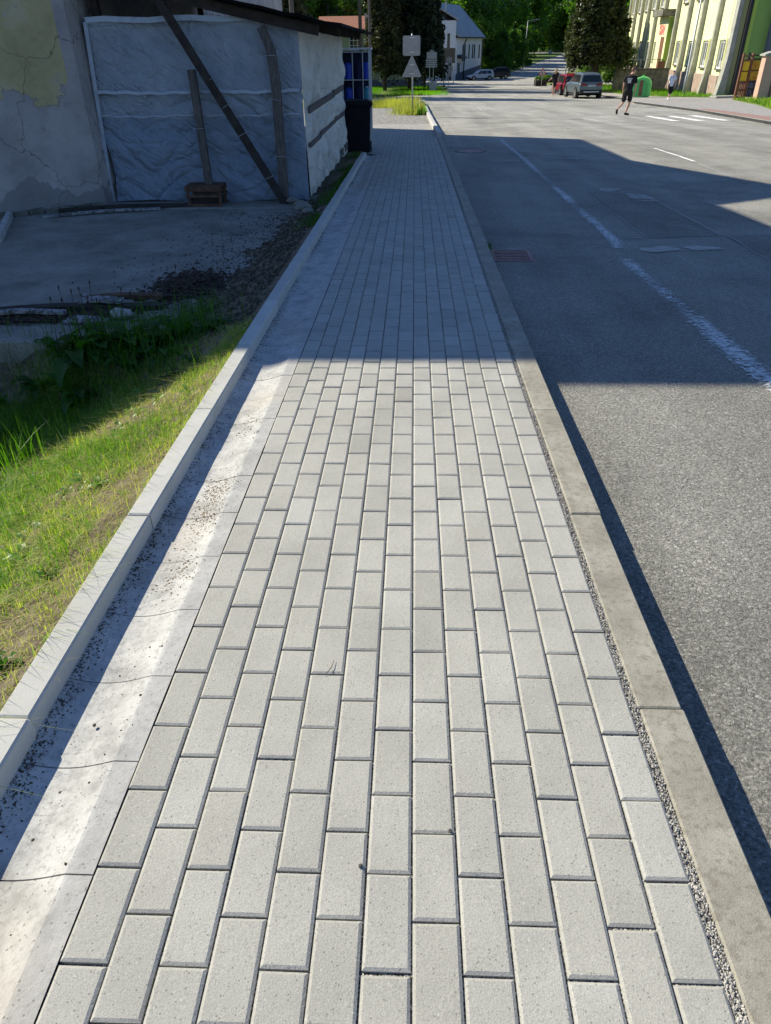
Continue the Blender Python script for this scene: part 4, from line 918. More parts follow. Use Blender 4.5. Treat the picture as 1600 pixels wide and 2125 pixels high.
# ------------------------------------------------------------------ trees
def leaf_cards(rg,C,size,droop=0,n3=None):
    """random leaf quads at points C (n,3)"""
    n=len(C); nrm=rg.normal(size=(n,3)); nrm[:,2]=np.abs(nrm[:,2])+.3; nrm/=np.linalg.norm(nrm,axis=1)[:,None]
    t=np.cross(nrm,rg.normal(size=(n,3))); t/=np.linalg.norm(t,axis=1)[:,None]+1e-9; b=np.cross(nrm,t); s=size*rg.uniform(.6,1.3,n)[:,None]
    V=np.stack([C-t*s*.6,C+b*s*.42,C+t*s*.6,C-b*s*.42],1); return V.reshape(-1,3)
def clumps(rg,centers,radii,per,size,flat=.75):
    out=[];T=[]
    for c,r in zip(centers,radii):
        d=rg.normal(size=(per,3)); d/=np.linalg.norm(d,axis=1)[:,None]; rr=r*rg.uniform(.55,1.05,per)[:,None]; q=d*rr; q[:,2]*=flat; out.append(c+q); T.append(np.clip(rg.normal(.5,.16)+rg.normal(0,.14,per),0,1))
    C=np.concatenate(out); V=leaf_cards(rg,C,size); F=np.arange(len(V)).reshape(-1,4); return V,F,np.concatenate(T)
def limb(m,a,b,r0,r1,rr,n=4,w=.25):
    pts=[Vector(a).lerp(Vector(b),k/n)+Vector((rr.gauss(0,w),rr.gauss(0,w),rr.gauss(0,w*.4)))*(0 if k in(0,n) else 1) for k in range(n+1)]
    m.tube(pts,[r0+(r1-r0)*k/n for k in range(n+1)],7)
def broadleaf(hgt,rad,seed,leafmat,leaf=.34,nc=46,per=150,base=.22,lab='',group=None,loc=(0,0,0)):
    rg=np.random.default_rng(seed); rr=random.Random(seed); root=empty('deciduous_tree',loc,rr.uniform(0,6.28),lab,'tree',group); cs=[];rs=[]
    for k in range(nc):
        u=rr.uniform(base,1); prof_r=rad*math.sin(math.pi*min(1,.12+.8*(u-base)/(1-base)+.05))**.6; a=rr.uniform(0,6.28); q=prof_r*rr.uniform(.35,1)**.7
        cs.append((q*math.cos(a),q*math.sin(a),hgt*u)); rs.append(rad*rr.uniform(.2,.36))
    V,F,T=clumps(rg,np.array(cs),rs,per,leaf)
    m=MB(); limb(m,(0,0,-.5),(rr.gauss(0,.3),rr.gauss(0,.3),hgt*.75),rad*.075,rad*.02,rr,6,.15)
    for c in cs[:16]: limb(m,(0,0,hgt*rr.uniform(.2,.5)),c,rad*.028,rad*.006,rr)
    m.build('trunk','bark',root,smooth=True); mesh_np('crown',V,F,MAT[leafmat],root,T); return root
def conifer(hgt,rad,seed,matn,size,per,layers,ex=.55,lab='',loc=(0,0,0),base=1.2,droop=.35,group=None,tiers=9,name='spruce_tree',trunk=.22):
    rg=np.random.default_rng(seed); rr=random.Random(seed); root=empty(name,loc,rr.uniform(0,6.28),lab,'tree',group); C=[];T=[]; m=MB(); limb(m,(0,0,-.5),(0,0,hgt*.97),trunk,.03,rr,6,.03)
    for L in range(layers):
        z=base+(hgt-base)*(L/layers)**1.05; r=rad*(1-(z-base)/(hgt-base))**ex*rr.uniform(.85,1.1); k=max(5,int(tiers*(.5+r/rad)))
        for j in range(k):
            a=rr.uniform(0,6.28); rl=r*rr.uniform(.7,1.12); n=int(per*rl/rad)+6; u=rg.random(n)**.6; tw=.10*rl
            x=u*rl; zz=z+.25*rl*u*0-droop*rl*u*u+.18*rl*u; spread=(.10+.16*np.sin(np.pi*u))*rl
            ox=rg.normal(0,1,n)*spread*.7; oz=-np.abs(rg.normal(0,1,n))*.16*rl*(.4+u)
            C.append(np.stack([x*np.cos(a)-ox*np.sin(a),x*np.sin(a)+ox*np.cos(a),zz+oz],-1)); T.append(np.clip(rr.gauss(.4,.2)+rg.normal(0,.15,n)+.25*(u-.5),0,1))
            if L%3==0 and j%2==0: m.tube([(0,0,z),(rl*.5*math.cos(a),rl*.5*math.sin(a),z+.05*rl),(rl*.95*math.cos(a),rl*.95*math.sin(a),z-droop*rl*.8)],[.05,.03,.01],5)
    C=np.concatenate(C); V=leaf_cards(rg,C,size); F=np.arange(len(V)).reshape(-1,4)
    m.build('trunk','bark',root,smooth=True); mesh_np('crown',V,F,MAT[matn],root,np.concatenate(T)); return root
def place(src,x,y,s=1,rz=0,lab=None,group=None,dz=0):
    c=copy_tree(src); c.location=(x,y,P(y)+dz); c.scale=(s,s,s); c.rotation_euler=(0,0,rz)
    if lab: c['label']=lab
    if group: c['group']=group
    return c
sp1=conifer(17,2.3,101,'needle_olive',.24,240,36,.55,'bushy olive green spruce left of the square sign back, nearest the green house',(-2.95,82.5,P(82)),2.4,.30)
sp2=conifer(21,3.0,102,'needle',.28,260,40,.55,'broad black-green spruce right behind the square sign back',(-.5,84.5,P(84)),2.9,.42)
place(sp2,1.1,90,.72,2.0,'tall dark spruce with drooping fingers of branches beside the white hall')
place(sp2,-5.2,116,1.05,4.0,'dark spruce rising behind the red tiled roof')
place(sp1,-11.2,70,1.3,1.1,'dark spruce above the shed roof at the left')
place(sp2,-13.5,74,1.1,3.1,'dark spruce behind the end of the plaster house')
pn=conifer(8.7,2.4,103,'needle_pine',.24,520,24,.30,'big dark pine hanging over the parked cars',(15.5,72.0,P(72)),2.7,.05,tiers=11,name='pine_tree',trunk=.42)
place(pn,19.3,92,1.1,2.2,'second dark pine behind the pine over the parked cars')
place(pn,23.8,113,1.5,.7,'far dark pine beside the road behind the two nearer pines')
place(pn,28.5,131,1.7,3.7,'farthest dark pine on the right side of the road')
bl1=broadleaf(15,6.2,201,'leaf_bright',.48,64,190,.10,'bright green maple beside the gable end of the white hall',loc=(8.3,161,P(161)))
bl2=broadleaf(19,7.5,202,'leaf',.55,64,190,.06,'dark leafy tree right of the bright maple',loc=(10.5,170,P(170)))
G='trees of the wood behind the street'
WL='dark leafy tree in the dense wood behind the street'
r=random.Random(5)
for i,(x,y,s) in enumerate(((9,186,.9),(12,204,1.0),(16,226,1.05),(21,248,1.0),(27,272,1.1),(32,298,1.1),(39,328,1.2),(62,345,1.3),(72,345,1.3),(82,335,1.3),(50,350,1.15),(57,356,1.2),(63,352,1.1),(6,185,1.1),(-4,180,1.15),(44,172,.9),(48,190,1.0),(56,212,1.0),(64,235,1.1),(72,258,1.1),(80,280,1.2),(88,300,1.2),(40,150,.9),(36,118,.9),(44,130,1.0),(-12,165,1.1),(-22,150,1.1),(-16,128,1.0),(-26,118,1.0),(-36,110,1.0),(0,215,1.3),(20,245,1.4),(35,300,1.4),(100,300,1.3),(33,140,.8),(30,104,.8),(58,190,1.2))):
    place(bl2,x,y,s*r.uniform(.92,1.08),r.uniform(0,6.28),WL,G,-.5)
bl3=broadleaf(17,6.0,207,'leaf_bright',.45,44,190,.42,'bright green tree hanging over the far road from the right',loc=(39.5,196,P(196)))
place(bl1,-11,112,.8,2.7,'lit green maple above the shed roof left of the red tiled roof')
place(bl1,-17,118,.9,.7,'lit green tree at the left behind the shed')
place(bl1,4.5,176,1.25,4.2,'tall pale green maple behind the roof of the white hall')
place(bl1,13.5,176,.7,1.2,'lit maple halfway along the left side of the far road')
for i,(x,y,s,l) in enumerate(((14.8,160,.33,'dark bush right of the black parked car'),(17.2,172,.36,'dark bush beside the far road, second from the black car'),(19.5,186,.42,'lit rounded bush below the far street lamp'),(24,204,.4,'hedge bush beyond the lit bush on the far road'),(29,226,.45,'bush where the far road starts to climb'),(21.5,88,.22,'low shrub at the foot of the pines'),(17.6,84,.2,'pale shrub between the blue car and the pine trunk'))):
    place(bl1 if i in(2,6) else bl2,x,y,s,i*1.3,l)
# power pole etc.
def pole(x,y,h,r0,mat,lab,lean=0): 
    o=MB().tube([(0,0,-.3),(lean/2,0,h/2),(lean,0,h)],[r0,r0*.9,r0*.75],12).build('wooden_pole',mat,smooth=True); o.location=(x,y,P(y)); return tag(o,lab,'pole')
pole(-4.25,66.5,12,.15,'bark','dark wooden pole in front of the dull green house')
pole(-3.2,60.5,12,.10,'wood_grey','slim grey pole beside the spruce, right of the dark pole')
pole(-8.3,58,12,.17,'wood_grey','thick grey pole above the shed roof')

# ------------------------------------------------------------------ road signs seen from behind
def rounded(w,h,r,n=5):
    pts=[]
    for cx,cy,a0 in ((w/2-r,h/2-r,0),(-w/2+r,h/2-r,90),(-w/2+r,-h/2+r,180),(w/2-r,-h/2+r,270)):
        for k in range(n+1): a=math.radians(a0+90*k/n); pts.append((cx+r*math.cos(a),cy+r*math.sin(a)))
    return pts
sy=36.0; sgn=empty('road_sign',(-.06,sy,P(sy)),0,'square and triangular road sign on one post, seen from the back','road sign')
MB().tube([(0,0,-.3),(-.02,0,1.4),(-.05,0,2.96)],.032,10).build('post','galv',sgn,smooth=True)
m=MB().prism([(a-.07,b+2.53) for a,b in rounded(.74,.72,.07)],-.06,-.045,'y'); sq=m.build('square_plate','sign_back',sgn,bevel=.002)
MB().box(-.075,-.055,-.062,-.058,2.2,2.86).build('rib','sign_back',sq)
tri=[]
for a0,c in ((90,(0,.38)),(210,(-.37,-.34)),(330,(.37,-.34))):
    for k in range(-2,3): a=math.radians(a0+k*22); tri.append((c[0]+.04*math.cos(a)-.05,c[1]+.04*math.sin(a)+1.77))
tp=MB().prism(tri,-.06,-.045,'y').build('triangle_plate','sign_back',sgn,bevel=.002)
for z in (2.82,2.3,1.85,1.52):
    c=MB().box(-.17,.07,-.085,-.062,z-.012,z+.012).box(-.08,.0,-.10,-.06,z-.025,z+.025); c.build('clamp','white_metal',sgn)
gs=empty('tourist_sign',(1.62,79.0,P(79)),0,'tourist signpost with stacked plates on two posts before the dark spruces','road sign')
for x in (-.17,.17): MB().tube([(x,0,-.2),(x,0,3.3)],.03,8).build('post','galv',gs)
m=MB().prism([(-.48,2.62),(.48,2.62),(.48,3.15),(.12,3.15),(0,3.40),(-.12,3.15),(-.48,3.15)],-.05,-.03,'y'); m.build('plate','sign_back',gs)
for z,w_ in ((2.5,.55),(2.33,.52),(2.16,.56),(1.99,.55)): MB().prism([(-w_,z-.065),(w_-.06,z-.065),(w_,z),(w_-.06,z+.065),(-w_,z+.065)],-.05,-.03,'y').build('plate','sign_back',gs)
ub=empty('utility_box',(1.85,79.8,P(79.8)),0,'small pale utility box behind the tourist signpost','utility box'); MB().box(-.3,.3,-.15,.15,0,.75).build('body','galv',ub,bevel=.01); MB().box(-.33,.33,-.18,.18,.75,.80).build('lid','galv',ub)
MB().box(-.02,.0,-.156,-.15,.05,.72).build('door_gap','black_metal',ub)
# street lamp in the distance
ly=205; lx=.1296*ly; ls=empty('street_lamp',(lx,ly,P(ly)),0,'tall street lamp with a bent arm before the dark trees','street lamp')
MB().tube([(0,0,-.2),(.15,0,5),(.32,0,9.6)],[.11,.09,.07],10).build('pole','galv',ls,smooth=True)
MB().tube([(.32,0,9.58),(1.6,0,9.75),(2.3,0,9.85)],.05,8).build('arm','galv',ls)
MB().box(2.2,3.0,-.15,.15,9.75,9.92).build('lamp_head','galv',ls,bevel=.03)
for i,(x,y,h,l) in enumerate(((14.9,78.5,7,'taller of the pale posts beside the road, left one'),(15.25,79.2,6.6,'pale post right next to the tallest pale post'),(17.9,86,2.8,'short white post at the pine trunk'))):
    o=MB().tube([(0,0,-.2),(0,0,h)],[.07,.055],10).build('post','white_metal',smooth=True); o.location=(x,y,P(y)-.1); tag(o,l,'post')
bo=empty('bollard',(15.6,86.5,P(86.5)-.1),0,'white topped short bollard behind the red car','bollard'); MB().tube([(0,0,0),(0,0,1.1)],.08,10).build('shaft','black_metal',bo); MB().tube([(0,0,1.1),(0,0,1.75),(0,0,1.85)],[.085,.085,.04],10).build('cap','white_metal',bo)
fs=empty('road_sign',(36.5,228,P(228)),0,'tiny far road sign at the left edge of the climbing road','road sign'); MB().tube([(0,0,0),(0,0,2.8)],.05,8).build('post','galv',fs); MB().prism(rounded(.9,.9,.2),-.08,-.06,'y').build('plate','sign_back',fs).location=(0,0,3)
# warning triangle and planters
def planter(x,y,lab,seed,sc_=1):
    e=empty('planter',(x,y,P(y)-.12),.1,lab,'planter'); w2,d2,h=.62*sc_,.4,.62
    m=MB()
    for k in range(4): z=.03+k*.145; m.box(-w2,w2,-d2,-d2+.03,z,z+.13).box(-w2,w2,d2-.03,d2,z,z+.13).box(-w2,-w2+.03,-d2+.031,d2-.031,z,z+.13).box(w2-.03,w2,-d2+.031,d2-.031,z,z+.13)
    m.build('boards','wood_dark',e)
    for sx in (-1,1):
        for sy_ in (-1,1): MB().box(sx*w2-.045,sx*w2+.045,sy_*d2-.045,sy_*d2+.045,0,h+.03).build('leg','wood_dark',e)
    rg=np.random.default_rng(seed); V,F,T=clumps(rg,np.array([(rg.uniform(-w2*.9,w2*.9),rg.uniform(-.3,.3),h+rg.uniform(0,.3)) for _ in range(14)]),[.2]*14,60,.09); mesh_np('plants',V,F,MAT['leaf_bright'],e,T); return e
planter(14.9,98,'wooden planter with bushy plants under the red warning triangle',1)
planter(17.6,109,'second wooden planter with flowers farther along the road edge',2,1.4)
wt=empty('warning_sign',(14.9,97.2,P(97.2)-.12),0,'red bordered warning triangle above the wooden planter','road sign')
MB().tube([(0,0,0),(0,0,1.2)],.03,8).build('post','galv',wt)
def tri_poly(r,cz): return [(r*math.cos(math.radians(a)),cz+r*math.sin(math.radians(a))) for a in (90,210,330)]
MB().prism(tri_poly(.50,1.35),-.05,-.035,'y').build('border','red_ink',wt); MB().prism(tri_poly(.33,1.35),-.06,-.052,'y').build('face','plate',wt); MB().prism([(-.14,1.26),(.14,1.26),(.10,1.36),(0,1.42),(-.10,1.36)],-.066,-.061,'y').build('symbol','black_ink',wt)

# ------------------------------------------------------------------ houses left of the road
def gwin(m_parent,x0,x1,z0,z1,y,frame='frame_white',cols=2,rows=1,depth=.05,pane='glass_dark',sill=True,t=.07):
    f=MB(); f.box(x0,x1,y-.03,y+depth,z0,z0+t).box(x0,x1,y-.03,y+depth,z1-t,z1).box(x0,x0+t,y-.03,y+depth,z0+t,z1-t).box(x1-t,x1,y-.03,y+depth,z0+t,z1-t)
    for k in range(1,cols): xx=x0+(x1-x0)*k/cols; f.box(xx-t*.4,xx+t*.4,y-.02,y+depth,z0+t,z1-t)
    for k in range(1,rows): zz=z0+(z1-z0)*k/rows; f.box(x0+t,x1-t,y-.018,y+depth,zz-t*.35,zz+t*.35)
    fo=f.build('window',frame,m_parent); MB().box(x0+t*.5,x1-t*.5,y+.0,y+.02,z0+t*.5,z1-t*.5).build('pane',pane,fo)
    if sill: MB().box(x0-.06,x1+.06,y-.12,y+.02,z0-.06,z0-.002).build('sill','sill',fo)
    return fo
gh=empty('green_house',(-3,97,P(97)),0,'dull green house with a red tiled roof behind the spruces','house'); b0=P(97)
MB().box(-12,4.3,0,9,-.8,3.16-b0).build('wall','green_render',gh); MB().box(-12.03,4.33,-.05,0-.002,-.8,.75).build('plinth','grey_render',gh)
rf=MB().prism([(-.7,3.1-b0),(4.5,4.45-b0),(9.7,3.1-b0),(9.7,3.25-b0),(4.5,4.62-b0),(-.7,3.25-b0)],-8.3,4.6,'x'); ro=rf.build('roof','tile_roof',gh); MB().box(-2.75,-2.2,1.3,1.9,3.3-b0,4.75-b0).build('chimney','cream_render',ro)
for x in (-4.47,-1.3,1.5): gwin(gh,x,x+1.35,1.22-b0,2.65-b0,-.02,cols=3,rows=3,t=.06)
ph=empty('gabled_house',(-9,118,P(118)),0,'pale gabled house peeping over the red tiled roof','house'); b1=P(118)
MB().box(-3,6,0,8,-1,4.3-b1).prism([(-3,4.3-b1),(6,4.3-b1),(1.5,6.3-b1)],0,8,'y').build('wall','cream_render',ph)
MB().prism([(-3.5,4.2-b1),(1.5,6.35-b1),(6.5,4.2-b1),(6.5,4.4-b1),(1.5,6.6-b1),(-3.5,4.4-b1)],-.4,8.4,'y').build('roof','roof_dark',ph); gwin(ph,1.0,2.0,4.5-b1,5.4-b1,-.02)
# white hall
wh_b=P(136)-.1; ang=math.atan2(148-136,11.6-6.7); wh=empty('white_hall',(6.72,136,wh_b),ang,'long white hall with tall narrow windows and a pale metal roof','hall')
# local x runs along the road facade, local -y... facade faces local -y
EH=5.75
MB().box(0,13.2,0,9,-.6,EH).build('wall','white_render',wh)
m=MB()
m.add([(0,-.03,-.6),(13.2,-.03,-.6),(13.2,-.03,1.9),(0,-.03,.9),(0,-.001,-.6),(13.2,-.001,-.6),(13.2,-.001,1.9),(0,-.001,.9)],[(0,1,2,3),(4,7,6,5),(3,2,6,7),(0,3,7,4),(1,5,6,2),(0,4,5,1)]); m.build('plinth','grey_render',wh)
m=MB().prism([(-.5,EH-.05),(4.5,EH+4.6),(9.5,EH-.05),(9.5,EH+.2),(4.5,EH+4.85),(-.5,EH+.2)],-.1,13.7,'x'); rf=m.build('roof','white_roof',wh)
MB().prism([(-.02,EH-.01),(4.5,EH+4.2),(9.02,EH-.01)],13.0,13.18,'x').build('gable','white_render',wh)
MB().tube([(1.5,2.5,EH+2.6),(1.5,2.5,EH+5.0)],.1,8).build('flue','galv',rf)
MB().box(-.2,13.6,-.56,-.46,EH+.02,EH+.16).build('gutter','black_metal',wh)
for x in (3.0,4.0,6.1,8.0,9.0,11.6): gwin(wh,x,x+.5,2.9 if x>4.5 else 2.6,4.9,-.02,'sill',1,1,sill=False,t=.05)
for x in (3.6,13.3): MB().tube([(x,-.5,EH),(x,-.2,EH-.6),(x,-.15,-.3)],.10,8).build('pipe_or_gap_strip','black_metal',wh)
for x in (5.5,7.4,10.2): MB().box(x,x+.25,-.06,-.001,1.95,EH-.1).build('lesene','white_render',wh)
cn=MB().prism([(-.9,3.0),(-.9,3.08),(-.5,3.45),(-.03,3.5),(-.03,3.0)],.4,3.0,'x'); cn.build('awning','black_metal',wh)
MB().box(.7,1.9,-.04,-.002,.0,2.4).build('door','grey_render',wh)
tw_=empty('hall_tower',(6.55,135.7,wh_b),0,'white taller front block of the hall, right of the spruce fingers','building')
MB().box(-5,0,0,6.5,-.6,8.1).build('wall','white_render',tw_)
MB().prism([(-5.4,8.0),(-2.5,9.5),(.3,8.05),(.3,8.25),(-2.5,9.75),(-5.4,8.2)],-.4,6.8,'y').build('roof','white_roof',tw_)
for x in (-1.35,-2.6): gwin(tw_,x,x+.42,3.6,6.4,-.02,'sill',1,1,sill=False,t=.05)
MB().box(-1.1,-.55,-.05,-.002,-.3,2.55).build('door','black_metal',tw_); MB().box(-1.3,-.35,-.04,-.002,-.3,2.62).build('door_frame','cream_render',tw_)
nb=empty('notice_case',(4.9,118,P(118)),0,'dark notice case on the wall side by the spruces','notice board'); MB().box(-.8,.8,-.1,0,2.3,4.1).build('case','old_concrete',nb); MB().box(-.7,.7,-.112,-.102,2.4,4.0).build('glass','glass_dark',nb)
for x in (-.7,.7): MB().tube([(x,0,-.2),(x,0,2.4)],.05,8).build('leg','galv',nb)
mbx=empty('road_sign',(4.3,104,P(104)),0,'cluster of small white signs on a post at the grass corner','road sign'); MB().tube([(0,0,-.2),(0,0,3.0)],.04,8).build('post','galv',mbx)
for z,w_,h_ in ((2.6,.35,.3),(1.9,.5,.12),(1.6,.5,.12),(1.2,.3,.3)): MB().box(-w_,w_,-.06,-.04,z-h_,z+h_).build('plate','sign_back',mbx)
# ------------------------------------------------------------------ yellow building on the right
dirv=Vector((.084,1,0)).normalized(); YA=math.atan2(dirv.y,dirv.x)      # local x runs along the facade away from the camera
yb=empty('yellow_building',(21.3,57.2,P(57)),YA,'pale yellow public building with grey-white buttresses along the street','building'); zb=P(57)
# local +y points to the street side (-X in the world)
LEN=43; TOP=9.6
MB().box(0,LEN,-12,0,-1.5,TOP).build('wall','yellow_wall',yb)
MB().box(.3,LEN,.002,.09,-1.5,1.15).build('plinth','plinth_stone',yb)
bays=[.0,4.55,9.1,13.7,18.1,23.4,27.6,31.6,35.6,39.6,43.2]
for i,x in enumerate(bays):
    w_=.45 if i else .8; pr=.62
    m=MB().prism([(0,-1.5),(.78,-1.5),(.62,0),(.45,1.0),(.33,2.2),(.27,TOP+.2),(0,TOP+.2)],x-w_/2,x+w_/2,'x'); m.build('buttress','pilaster',yb,bevel=.04)
def ywin(x0,x1,z0,z1):
    f=MB(); t=.13; yq=.012
    f.box(x0,x1,yq-.02,yq+.02,z0,z0+t).box(x0,x1,yq-.02,yq+.02,z1-t,z1).box(x0,x0+t,yq-.02,yq+.02,z0+t,z1-t).box(x1-t,x1,yq-.02,yq+.02,z0+t,z1-t).box((x0+x1)/2-.05,(x0+x1)/2+.05,yq-.018,yq+.03,z0+t,z1-t)
    fo=f.build('window','frame_white',yb); MB().box(x0+t,x1-t,.002,.01,z0+t,z1-t).build('pane','pane',fo); MB().box(x0-.05,x1+.05,.0,.16,z0-.07,z0-.003).build('sill','sill',fo)
    # deep reveal around the opening
    rv=MB().box(x0-.10,x0-.001,.001,.14,z0,z1).box(x1+.001,x1+.10,.001,.14,z0,z1).box(x0-.10,x1+.10,.001,.14,z1+.001,z1+.1); rv.build('reveal','yellow_wall',fo)
    MB().box(x0+t+.02,x1-t-.3,.011,.013,z0+t+.02,z0+.5).build('curtain','curtain',fo)
for i in range(len(bays)-1):
    c=(bays[i]+bays[i+1])/2
    if i in (4,): continue
    ywin(c-.8,c+.8,1.55,3.25); ywin(c-.8,c+.8,5.9,7.9)
# entrance bay between the fifth and sixth buttress
en=MB().box(18.9,22.9,.0,.62,-.2,5.1).build('porch','yellow_wall',yb)
MB().box(18.86,18.899,.02,.60,.2,5.0).build('side_wall','lime_wall',yb)
MB().box(19.6,21.0,.622,.66,1.2,3.6).build('door','wood_brown',yb)
MB().box(18.7,23.2,-.0,1.3,5.12,5.6).build('canopy','old_concrete',yb)
# faded red lettering over the door
fnt={'M':['10001','11011','10101','10001','10001'],'U':['10001','10001','10001','10001','01110'],'Z':['11111','00010','00100','01000','11111'],'E':['11111','10000','11110','10000','11111']}
m=MB(); x=22.3; 
for k in range(4):
    for r_ in range(5):
        for c_ in range(4):
            if (r_*3+c_*5+k*7)%4!=1: m.box(x-k*.62-c_*.13-.12,x-k*.62-c_*.13,.622,.645,4.5-r_*.15-.14,4.5-r_*.15)
m.build('lettering','pink_ink',yb)
# annex with the green end wall
ax=empty('green_annex',(21.4,56.4,P(56)),0,'shaded green end wall with lime green lit edge, right of the yellow building','building')
MB().box(.55,16,.0,6,-1,10).build('wall','lime_wall_shade',ax)
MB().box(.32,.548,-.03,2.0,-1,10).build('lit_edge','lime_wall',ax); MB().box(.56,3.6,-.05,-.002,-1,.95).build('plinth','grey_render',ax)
MB().box(1.62,2.3,-.5,-.004,-1,10).build('pilaster','grey_render',ax); MB().box(3.2,3.75,-.06,-.002,3.6,4.15).build('vent','galv',ax)
MB().box(.1,.3,-.02,.3,-1,10).build('pipe_or_gap_strip','black_metal',ax)  # black strip stands in for the shaded gap beside the corner buttress
# terrace wall with railing and flower boxes
tr=empty('terrace_wall',(19.2,72.6,P(72)),0,'old stained terrace wall before the entrance of the yellow building','wall')
MB().box(-1.8,2.7,0,.4,-.6,1.55).build('wall','old_concrete',tr); MB().box(-1.9,2.8,-.08,.48,1.552,1.65).build('coping','sill',tr)
rl=MB()
for k in range(7): rl.tube([(-1.5+k*.6,.2,1.65),(-1.5+k*.6,.2,2.3)],.02,6)
rl.tube([(-1.5,.2,2.3),(2.1,.2,2.3)],.025,6).build('railing','galv',tr)
for x,l in ((2.05,'brown flower box on the terrace wall by the door'),):
    e=empty('flower_box',(19.2+x,72.8,P(72)+1.652),0,l,'flower box'); MB().box(-.3,.3,-.15,.15,0,.5).build('box','wood_brown',e,bevel=.01); rg=np.random.default_rng(9); V,F,T=clumps(rg,np.array([(a,0,.6) for a in (-.2,0,.2)]),[.15]*3,40,.07); mesh_np('plants',V,F,MAT['leaf'],e,T)
# recycling igloo
ig=empty('recycling_bank',(16.05,58.6,P(58.6)+.02),-.35,'bright green dome shaped recycling container on the grass','recycling container')
def arch(w2,hb,ht,n=12): return [(-w2,0),(w2,0),(w2,hb)]+[(w2*math.cos(math.pi*k/n),hb+ht*math.sin(math.pi*k/n)) for k in range(1,n)]+[(-w2,hb)]
MB().prism(arch(.62,.72,.50),-.5,.5,'y').build('shell','igloo',ig,bevel=.09,seg=3)
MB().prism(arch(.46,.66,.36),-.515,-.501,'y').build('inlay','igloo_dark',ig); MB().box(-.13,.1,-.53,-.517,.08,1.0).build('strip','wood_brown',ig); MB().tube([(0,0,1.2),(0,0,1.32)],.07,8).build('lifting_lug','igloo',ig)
# notice boards and pink pillar
def board(x,y,w2,h,lab,rz,dark):
    e=empty('notice_board',(x,y,P(y)),rz,lab,'notice board'); m=MB()
    m.box(-w2-.05,-w2+.05,-.06,.06,-.1,h); m.box(w2-.05,w2+.05,-.06,.06,-.1,h)
    for z in (.12,.52,.55+.35,h-.15,h-.35): m.box(-w2+.051,w2-.051,-.04,.04,z-.035,z+.035)
    for k in range(5): xx=-w2+.1+k*(2*w2-.2)/4; m.box(xx-.02,xx+.02,-.03,.03,.156,.484); m.box(xx-.02,xx+.02,-.028,.028,.556,.864)
    m.build('frame','wood_brown' if not dark else 'wood_dark',e); zt=h-.4; zm=(.95+zt)/2
    mt='yellow_dark' if dark else 'yellow_paper'; MB().box(-w2+.06,w2-.06,.02,.038,.95,zt).build('backing','wood_dark',e)
    MB().box(-w2+.1,w2-.1,.0,.018,.97,zm-.03).build('poster',mt,e); MB().box(-w2+.1,w2-.1,.0,.018,zm+.03,zt-.02).build('poster',mt,e); return e
board(19.72,50.3,.30,2.38,'slim brown notice board with two bright yellow posters',0.15,False)
board(21.3,52.6,.62,2.45,'darker notice board with aged yellow poster behind the pillar',-.1,True)
pp=empty('gate_pillar',(20.5,49.2,P(49)),0,'pink rendered gate pillar at the right picture edge','pillar'); MB().box(-.30,.30,-.3,.3,-.3,2.2).build('shaft','pink_wall',pp,bevel=.01); MB().prism([(-.42,2.2),(.42,2.2),(.42,2.28),(.05,2.42),(-.42,2.28)],-.38,.38,'y').build('cap','pilaster',pp)
pw=empty('garden_wall',(22.0,49.0,P(49)),0,'pink rendered garden wall right of the gate pillar','wall'); MB().box(-1.05,4,-.1,.2,-.3,1.75).build('wall','pink_wall',pw); MB().box(-1.05,4.05,-.16,.26,1.752,1.82).build('coping','pilaster',pw)
sl_=empty('stone_slab',(20.6,54.6,P(54.6)+.02),.2,'flat concrete slab lying before the corner of the yellow building','slab'); MB().box(-1.0,.9,-.4,.4,0,.09).build('slab','pilaster',sl_,bevel=.01)
# lamp post on the right
lp=empty('street_lamp',(19.6,60.3,P(60)),0,'tall grey lamp post in the grass before the yellow building','street lamp')
MB().tube([(0,0,-.2),(0,0,1.2),(0,0,1.25),(0,0,8.6)],[.11,.11,.085,.06],12).build('pole','galv',lp,smooth=True); MB().tube([(0,0,8.55),(-.7,0,8.8),(-1.2,0,8.85)],.04,8).build('arm','galv',lp); MB().box(-1.7,-1.1,-.12,.12,8.8,8.95).build('lamp_head','galv',lp,bevel=.02)

